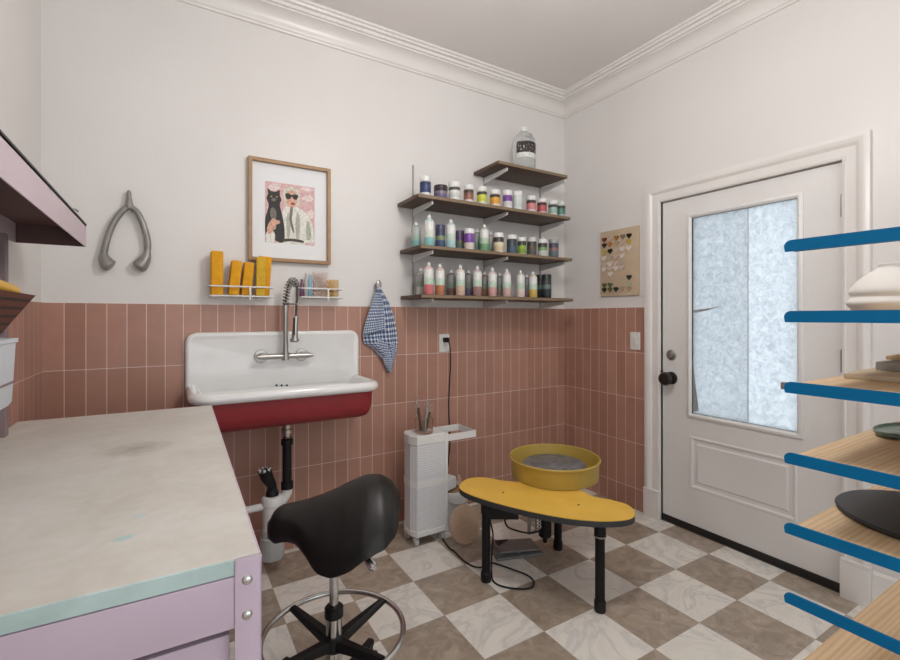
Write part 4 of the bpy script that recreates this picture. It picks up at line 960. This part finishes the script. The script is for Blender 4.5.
MB().loft([cutrect(.003, CZ0 + .03), cutrect(.003, CZ1 - .05)], False, False).build('mesh_panel', k.m, t, shift=S0, smooth=0)
MB().loft([cutrect(.0015, .335), cutrect(.0015, .375)], False, False).build('middle_band', M_WHITEM, t, shift=S0, smooth=0, solid=.002)
fm_ = MB()
for y_ in (CY0, CY1 - .016): fm_.box(CX1 - .012, CX1 + .006, y_ - .002, y_ + .014, CZ0, CZ1 - .001, .003)
fm_.build('corner_posts', M_WHITEM, t, shift=S0)
zr_ = .618
rf = W(476.4, 431, z=zr_); 
rb_ = W(463.6, 420, z=zr_)
rx1 = -1.118; ry0, ry1 = CY0 + .002, CY1 + .03
loops = []
for i, z in ((0, zr_ - .040), (0, zr_), (.004, zr_), (.004, zr_ - .040)):
    loops.append([(CX1 + .006, ry0 + i, z), (rx1 - i, ry0 + i, z), (rx1 - i, ry1 - i, z), (CX1 + .006, ry1 - i, z)])
MB().loft(loops + [loops[0]], False, False).build('side_rail', M_WHITEM, t, shift=S0, smooth=0)
for cx, cy in ((CX0 + .03, CY0 + .03), (CX1 - .02, CY0 + .03), (CX0 + .03, CY1 - .03), (CX1 - .02, CY1 - .03)):
    cs = MB().cyl((cx - .012, cy, .022), (cx + .012, cy, .022), .022, seg=18).box(cx - .014, cx + .014, cy - .012, cy + .012, .03, .056, .003)
    cs.build('caster', plain('grey caster wheel', (.45, .45, .44), .5), t, shift=S0)
# jar with tools on the cart
jx, jy = W(424, 430, z=CZ1).x, -.235
jx = W(424, 433, z=CZ1).x; jy = W(424, 433, z=CZ1).y
t = thing('tool_jar', 'clear glass jar of metal trimming tools standing on the white cart', 'jar', (jx, jy, CZ1)); jr = .054
MB().lathe([(0, .001), (jr * .92, .001), (jr, .008), (jr, .078), (jr * .88, .092), (jr * .84, .092), (jr * .93, .078), (jr * .93, .012), (0, .010)]).build('glass', glassy('clear jar glass', (.93, .94, .92), .0, 1, 1.15), t)
M_TOOLW = plain('dark tool wood', (.10, .06, .04), .5)
tool_specs = [(-.02, .01, -.03, .02, .19, 'dark handled tool leaning left in the jar'), (.004, -.006, .03, .01, .175, 'tall wood handled tool in the middle of the jar'), (.02, .008, .06, -.01, .145, 'short metal tool leaning right in the jar'), (-.006, .018, -.05, .03, .15, 'loop tool at the back of the jar')]
for i, (ax_, ay_, bx_, by_, hh, lb) in enumerate(tool_specs):
    p0 = Vector((jx + ax_ * .8, jy + ay_ * .8, CZ1 + .016)); p1 = p0 + Vector((bx_ * .6, by_ * .6, hh))
    tt = thing('trimming_tool', lb, 'tool', p0, 0, 'trimming tools in the cart jar')
    MB().tube([Vector((0, 0, 0)), (p1 - p0) * .7], .0075, 10).build('handle', M_TOOLW if i % 2 == 0 else M_STEEL, tt)
    e = (p1 - p0)
    MB().tube(spline([e * .7, e * .85 + Vector((.012, 0, 0)), e, e * .85 - Vector((.012, 0, 0)), e * .7], 5), .0032, 8).build('loop', M_STEEL, tt)

# bucket, bat disc, tray stuff between cart and wheel
bxp = W(456, 540, z=0)
BKX, BKY = -1.205, -.235
t = thing('bucket', 'white bucket standing behind the round wooden bat beside the cart', 'bucket', (BKX, BKY, 0)); 
MB().lathe([(0, .001), (.085, .001), (.09, .006), (.105, .215), (.110, .216), (.110, .245), (.104, .245), (.100, .215), (.086, .01), (0, .01)], seg=36).build('pail', M_WHITEP, t)
MB().lathe([(0, .205), (.098, .205), (.098, .225), (.07, .235), (0, .236)], seg=30).build('clay', plain('brown clay', (.30, .19, .10), .85, 0, .15, 20, bump=.3), t)
hd = MB().tube([(.109 * math.cos(a), .112 * math.sin(a) - .0, .222 - .05 * math.sin(a * 1) ** 2) for a in [math.radians(200 + 140 * i / 20) for i in range(21)]], .003, 8)
hd.build('bail', M_STEEL, t)
sp0 = Vector((BKX, BKY, .236))
o = MB().box(-.040, .050, -.035, .035, 0, .075, .014, 3).build('white_sponge', plain('off white sponge', (.66, .67, .68), .9, 0, .06, 30, bump=.4), loc=(BKX - .075 + .03, BKY - .02, .2475), rot=(0, 0, .3)); tag(o, 'off white block sponge lying on top of the clay bucket', 'sponge')
st0, st1 = Vector((BKX + .045, BKY - .045, .238)), W(458.5, 475, y=BKY - .02)
o = MB().tube([st0, st1], .010, 12).build('wooden_stick', plain('pinkish wood stick', (.55, .36, .28), .6), shift=st0, loc=st0); tag(o, 'pale wooden stick standing in the clay bucket', 'stick')
dc = W(463, 529, y=-.44)
DR = .106
o = MB().lathe([(0, 0), (DR - .001, 0), (DR, .001), (DR, .011), (DR - .001, .012), (0, .012)], seg=48).build('wooden_bat', wood('round plywood', (.40, .27, .18), (.50, .35, .25), (6, 6, 6), .6), loc=(dc.x, -.452, DR * math.cos(math.radians(17)) + .0125 * .3), rot=(math.radians(73), 0, 0.12))
tag(o, 'round plywood throwing bat leaning on the white bucket', 'bat')

# ================================================================== POTTER'S WHEEL
TZ = .430
t = thing('potters_wheel', "potter's wheel with a yellow kidney shaped table and round splash pan on black legs", 'pottery wheel', (-.95, -.95, 0)); S0 = (-.95, -.95, 0)
M_YEL = plain('yellow laminate', (.80, .49, .08), .42, 0, .05, 9)
M_PAN = plain('mustard plastic', (.45, .315, .065), .38, 0, .08, 6)
kid = spline([W(u, v, z=TZ) for u, v in [(459.3, 485.5), (465, 480), (474, 477.5), (486, 477.5), (500, 480), (513, 481.5)]] + [W(u, v, z=TZ) for u, v in [(535, 483), (560, 485.5), (582, 491), (592, 496), (612, 500), (627, 504.5), (634.5, 511), (633, 517), (621, 520), (597, 520.5), (565, 517.5), (528, 510.5), (494, 502), (472, 495), (462, 490)]], 5, True)
kid = [(p.x, p.y) for p in kid]
MB().prism(kid, 'Z', TZ - .004, TZ).build('tabletop', M_YEL, t, shift=S0, smooth=20)
kc = Vector((sum(p[0] for p in kid) / len(kid), sum(p[1] for p in kid) / len(kid)))
MB().prism(kid, 'Z', TZ - .030, TZ - .0042).build('edge_band', plain('dark grey rubber edge', (.035, .037, .042), .6, 0, .1, 30), t, shift=S0, smooth=20)
for u, v in ((503, 492.5), (578.5, 505)):
    p = W(u, v, z=TZ); MB().lathe([(0, 0), (.006, 0), (.006, .0015), (0, .002)], (p.x, p.y, TZ), 12).build('screw', plain('bronze screw', (.16, .08, .02), .4, .7), t, shift=S0)
PCX, PCY = -.892, -.812
pr_ = .247
pan = MB().lathe([(0, .4303), (pr_ * .915, .4303), (pr_ * .945, .433), (pr_ * .955, .444), (pr_ * .972, .520), (pr_ * .976, .526), (pr_ * 1.0, .527), (pr_ * 1.005, .534), (pr_ * .990, .540), (pr_ * .965, .538), (pr_ * .955, .530), (pr_ * .94, .452), (pr_ * .91, .440), (0, .439)], (PCX, PCY, 0), 72)
pan.build('splash_pan', M_PAN, t, shift=S0, smooth=40)
k = N('grey wheel head'); mp = k.coord((1, 1, 1), (-(PCX - S0[0]), -(PCY - S0[1]), 0)); le = k.n('ShaderNodeVectorMath', operation='LENGTH')
mz = k.n('ShaderNodeMapping'); mz.inputs['Scale'].default_value = (1, 1, 0); k.l(mp, 'Vector', mz, 'Vector'); k.l(mz, 'Vector', le, 0)
mu = k.n('ShaderNodeMath', operation='MULTIPLY'); k.t.links.new(le.outputs['Value'], mu.inputs[0]); mu.inputs[1].default_value = 260; sn_ = k.n('ShaderNodeMath', operation='SINE'); k.l(mu, 'Value', sn_, 0)
nz = k.noise(mp, 16, 5, .7); rA = k.ramp(nz, 'Fac', [(.35, (.12, .12, .125)), (.55, (.22, .22, .23)), (.75, (.40, .40, .42))]); k.color((rA, 'Color')); k.bump(sn_, 'Value', .12, .001); k.b.inputs['Roughness'].default_value = .45; k.b.inputs['Metallic'].default_value = .25
MB().lathe([(0, .484), (.165, .484), (.170, .488), (.170, .498), (.166, .501), (0, .501)], (PCX, PCY, 0), 56).build('wheel_head', k.m, t, shift=S0, smooth=40)
MB().cyl((PCX, PCY, .438), (PCX, PCY, .486), .022, seg=16).build('shaft', M_STEEL, t, shift=S0)
leg_pts = [W(486, 581, z=0), W(600, 611, z=0), W(558, 549, z=0)]
for p in leg_pts:
    lg = MB().lathe([(0, .03), (.0215, .03), (.0215, TZ - .034), (0, TZ - .034)], (p.x, p.y, 0), 18)
    lg.lathe([(.021, TZ - .095), (.026, TZ - .093), (.026, TZ - .035), (.0, TZ - .034)], (p.x, p.y, 0), 18)
    lg.box(p.x - .030, p.x + .030, p.y - .028, p.y + .028, TZ - .046, TZ - .0301, .002)
    o = lg.build('leg', M_BLKMET, t, shift=S0)
    MB().lathe([(0, .001), (.024, .001), (.026, .006), (.026, .045), (.022, .05), (0, .05)], (p.x, p.y, 0), 18).build('rubber_foot', M_BLACK, o, shift=S0)
rp_ = leg_pts[1]
MB().lathe([(.0262, TZ - .098), (.0275, TZ - .097), (.0275, TZ - .092), (.0262, TZ - .091)], (rp_.x, rp_.y, 0), 18).build('leg_ring', M_STEEL, t, shift=S0)
fl = leg_pts[0]
mcx, mcy = fl.x + .085, fl.y - .005
MB().box(mcx - .085, mcx + .085, mcy - .06, mcy + .06, TZ - .118, TZ - .0302, .006, rot=Matrix.Rotation(math.radians(-32), 3, 'Z')).build('control_box', M_BLKMET, t, shift=S0)
# frame under the pan: bearing, motor, belt pulley, brackets
MB().box(PCX - .20, PCX + .03, PCY - .05, PCY + .04, .378, .3995, .003).box(PCX - .16, PCX + .03, PCY - .20, PCY + .05, .366, .3779, .003).build('wheel_frame', M_BLKMET, t, shift=S0)
MB().lathe([(0, .25), (.030, .25), (.034, .26), (.034, .35), (.045, .355), (.045, .3658), (0, .366)], (PCX, PCY, 0), 20).build('bearing_housing', M_BLKMET, t, shift=S0)
mp0 = W(545, 527, fw=2.62)
MB().lathe([(0, mp0.z - .055), (.028, mp0.z - .055), (.036, mp0.z - .045), (.036, .366), (0, .366)], (mp0.x, mp0.y, 0), 20).lathe([(0, mp0.z - .085), (.012, mp0.z - .085), (.012, mp0.z - .054), (0, mp0.z - .054)], (mp0.x, mp0.y, 0), 14).build('motor', M_BLACK, t, shift=S0)
q0 = W(529, 512, fw=2.62); q1 = W(529, 534, fw=2.62); q2 = W(537, 512, fw=2.62); q3 = W(536, 530, fw=2.62)
MB().tube([Vector((q0.x, q0.y, .368)), q1], .010, 10).tube([Vector((q2.x, q2.y, .368)), q3], .007, 10).tube([q1, q3], .006, 8).build('belt_tensioner', M_STEEL, t, shift=S0)
lk = W(539, 521, fw=2.58); links = MB()
for i in range(4): links.tube([(lk.x + .013 * math.cos(a), lk.y, lk.z + .022 - i * .018 + .011 * math.sin(a)) for a in [2 * PI * j / 14 for j in range(14)]], .0036, 8, closed=True)
links.build('tension_chain', M_CHROME, t, shift=S0)
s0, s1_ = W(577, 520, y=-.52), W(581, 535, y=-.56)
MB().tube([Vector((s0.x, s0.y, .378)), W(576.5, 522, y=-.52), Vector((s1_.x, s1_.y, .0)) + Vector((0, 0, .012))], .010, 12).build('rear_strut', M_BLKMET, t, shift=S0)
wc = [Vector((mcx + .02, mcy + .0, TZ - .116)), W(507, 526, fw=2.38), W(518, 531, fw=2.45), W(530, 533, fw=2.55), W(540, 531, fw=2.60), Vector((mp0.x, mp0.y, mp0.z - .03))]
MB().tube(spline(wc, 6), .005, 8).build('motor_cable', M_BLACK, t, shift=S0)
# foot pedal
pc = W(515, 551, z=0)
t = thing('foot_pedal', "flat grey foot pedal on the floor under the potter's wheel", 'pedal', (pc.x, pc.y, 0), math.radians(-18))
M_PED = plain('scuffed grey steel', (.23, .23, .235), .5, .3, .15, 20)
MB().box(-.135, .135, -.085, .085, .001, .014, .003).build('base', M_PED, t)
pdl = MB().loft([[(-.11, -.07, .030), (.12, -.065, .020), (.12, .065, .020), (-.11, .07, .030)], [(-.11, -.07, .040), (.12, -.065, .030), (.12, .065, .030), (-.11, .07, .040)]]); pdl.build('treadle', M_PED, t, bevel=.003)
MB().cyl((0, -.06, .017), (0, .06, .017), .007, seg=12).build('hinge_pin', M_STEEL, t)
MB().prism([(-.10, .062), (-.02, .055), (-.10, .0)], 'Z', .0402, .043).build('rubber_pad', M_BLACK, t)

# ================================================================== WARE RACK AT RIGHT
M_BLUE = plain('blue powder coat', (.0, .165, .385), .5, 0, .04, 8, spec=.2)
RKX, RKX2 = -1.576, -.62
RKY1, RKY0 = -2.2235, -2.78
zs = [1.4765, 1.3245, 1.1725, 1.0205, .8695, .7195, .570]     # top left corner heights
t = thing('ware_rack', 'blue steel ware rack with long flat arms at the right edge', 'rack', (-1.1, -2.5, 0)); S0 = (-1.1, -2.5, 0)
for z in zs:
    h = .0245
    for xx, sg in ((RKX, 1), (RKX2, -1)):
        c = .014
        pf = [(RKY0, z - h), (RKY1 - .002, z - h)] + [(RKY1 - c + c * math.cos(a), z - c + c * math.sin(a)) for a in [math.radians(5 + 85 * i / 6) for i in range(7)]] + [(RKY0, z)]
        m = MB().prism(pf, 'X', xx - .002, xx + .002)
        m.box(min(xx, xx + sg * .016), max(xx, xx + sg * .016), RKY0, RKY1 - .015, z - h, z - h + .003)
        m.build('arm', M_BLUE, t, shift=S0, smooth=20)
for xx in (RKX, RKX2):
    MB().box(xx - .02, xx + .02, RKY0 - .04, RKY0 + .0, .03, 1.62, .002).build('post', M_BLUE, t, shift=S0)
    MB().box(xx - .02, xx + .02, RKY0 - .30, RKY0 + .34, .0, .03, .002).build('foot', M_BLUE, t, shift=S0)
MB().box(RKX, RKX2, RKY0 - .035, RKY0 - .005, 1.55, 1.58).box(RKX, RKX2, RKY0 - .035, RKY0 - .005, .10, .13).build('crossbar', M_BLUE, t, shift=S0)
gp = W(782, 386, fw=1.0)
MB().box(RKX - .002, RKX + .012, RKY1 - .002, RKY1 + .0065, 1.1725 - .018, 1.1725 - .003, .001).build('end_clip', M_STEEL, t, shift=S0)
M_PINE = wood('pine board', (.50, .32, .16), (.76, .58, .37), (1.6, 24, 24), .55, 5)
def board(z, lbl, y1=-2.2445, mat=M_PINE):
    zb_ = z - .0245 + .0032
    o = MB().box(RKX + .004, RKX2 - .004, RKY0 + .01, y1, zb_, z - .001, .002).build('ware_board', mat, shift=(-1.1, -2.5, zb_), loc=(-1.1, -2.5, zb_)); tag(o, lbl, 'board', 'pine boards on the ware rack'); return o
board(zs[1], 'pine board seen edge on at eye level under the white vase on the rack')
board(zs[2], 'pine board on the third rack level carrying pale clay slabs')
board(zs[3], 'pine board on the fourth rack level under the green dish')
board(zs[4], 'pine board on the fifth rack level under the black round bat')
board(zs[6], 'pine board lowest on the rack at the bottom right corner')
# vase
vz = zs[1] - .001
vc = W(888, 308, z=vz) if False else None
vc = W(889.5, 316, fw=1.22); vx, vy = vc.x, vc.y
t = thing('ceramic_vase', 'white lobed ceramic vase with a short neck on the ware rack', 'vase', (vx, vy, vz))
vprof = [(0, 0), (.078, 0), (.090, .004), (.094, .010), (.100, .014), (.106, .020), (.106, .026), (.098, .032), (.092, .036), (.094, .040), (.100, .046), (.098, .054), (.088, .066), (.072, .080), (.054, .092), (.036, .100), (.027, .104), (.026, .108), (.029, .113), (.026, .115), (.022, .112), (.021, .104), (0, .10)]
MB().lathe([(r_ * .84, z_ * 1.13) for r_, z_ in vprof], seg=48).build('body', plain('matte white bisque', (.66, .635, .60), .75, 0, .03, 12), t, smooth=60, sub=1)
# slabs on third board
bz = zs[2] - .001
def slab(u0, v0, w, d, h, z, rz, label, mat):
    o = MB().box(-w / 2, w / 2, -d / 2, d / 2, 0, h, .003).build('clay_slab', mat, loc=(u0, v0, z), rot=(0, 0, rz)); tag(o, label, 'slab', 'clay slabs on the rack'); return o
M_SLAB = plain('pale clay slab', (.55, .45, .33), .8, 0, .06, 20, bump=.2); M_SLAB2 = plain('grey plaster slab', (.34, .32, .29), .8, 0, .08, 20, bump=.2)
slab(-1.23, -2.325, .34, .13, .012, bz, .05, 'thin pale clay slab lying flat on the third rack level', M_SLAB)
slab(-1.135, -2.345, .26, .11, .020, bz + .0125, -.05, 'grey plaster slab stacked on the pale clay slab', M_SLAB2)
slab(-1.055, -2.330, .25, .11, .010, bz + .033, .04, 'cream wooden slat on top of the grey plaster slab', M_PINE)
# green dish on fourth board
gz = zs[3] - .001
gp = W(890, 434, z=gz)
o = MB().loft([[(-.012 + .115 * math.cos(a) * s_, .055 * math.sin(a) * s_, z_) for a in [2 * PI * i / 32 for i in range(32)]] for s_, z_ in ((.7, 0), (.95, .006), (1, .014), (.97, .016), (.9, .010), (.3, .006))]).build('green_dish', plain('celadon glaze', (.12, .19, .15), .25, 0, .25, 25), loc=(-1.135, -2.318, gz), rot=(0, 0, -.15))
tag(o, 'small green glazed dish on the fourth level of the ware rack', 'dish')
# black bat on fifth board
bz5 = zs[4] - .001
o = MB().lathe([(0, 0), (.165, 0), (.172, .003), (.174, .008), (.170, .012), (0, .012)], seg=64).build('black_bat', plain('black bat board', (.022, .023, .025), .5, 0, .1, 20), loc=(-1.312, -2.405, bz5))
tag(o, 'black round throwing bat on the fifth level of the ware rack', 'bat')

# ================================================================== LIGHT
LAMP = 31
LX, LY, LZ, LR = -1.68, -1.72, 2.48, .17
t = thing('pendant_lamp', 'white glass globe pendant lamp hanging from the middle of the ceiling', 'lamp', (LX, LY, ZC)); S0 = (LX, LY, ZC)
MB().lathe([(0, ZC - .0005), (.06, ZC - .0005), (.06, ZC - .02), (.02, ZC - .03), (.006, ZC - .03), (.006, LZ + LR + .03), (.03, LZ + LR + .028), (.03, LZ + LR - .004), (0, LZ + LR - .004)], (LX, LY, 0), 24).build('stem', M_WHITEM, t, shift=S0)
k = N('lit opal globe'); k.color((k.ramp(k.noise(k.coord(), 4), 'Fac', [(.3, (.8, .8, .78)), (.7, (.82, .82, .8))]), 'Color')); k.b.inputs['Emission Color'].default_value = (1, .965, .94, 1); k.b.inputs['Emission Strength'].default_value = LAMP
MB().lathe([(LR * math.sin(a), LZ - LR * math.cos(a)) for a in [PI * i / 24 for i in range(25)]], (LX, LY, 0), 40).build('globe', k.m, t, shift=S0, smooth=80)

# front wall behind the photographer, unseen; wide opening added and sized for fill light
FW = MB().box(XL, 0, YF, YF + .12, 0, .35).box(XL, 0, YF, YF + .12, 2.75, ZC).box(XL, XL + .25, YF, YF + .12, .35, 2.75).box(-.25, 0, YF, YF + .12, .35, 2.75)
struct('wall_front', FW, M_WALL, smooth=0)

wd = bpy.data.worlds.new('daylight'); SC.world = wd; wd.use_nodes = True
bg = wd.node_tree.nodes['Background']; bg.inputs['Color'].default_value = (.955, .98, 1.0, 1); bg.inputs['Strength'].default_value = 1.55

# ================================================================== CAMERA / VIEW
cd = bpy.data.cameras.new('camera'); cd.sensor_fit = 'HORIZONTAL'; cd.sensor_width = 36; cd.lens = F_PX / 900 * 36
cd.shift_y = -13.333 / 900; cd.clip_start = .02
co = bpy.data.objects.new('camera', cd); COL.objects.link(co); co.location = CAM; co.rotation_euler = (PI / 2, 0, -YAW)
SC.camera = co
SC.view_settings.view_transform = 'Standard'; SC.view_settings.look = 'None'; SC.view_settings.gamma = 1; SC.view_settings.exposure = 0.22
SC.view_settings.use_curve_mapping = False
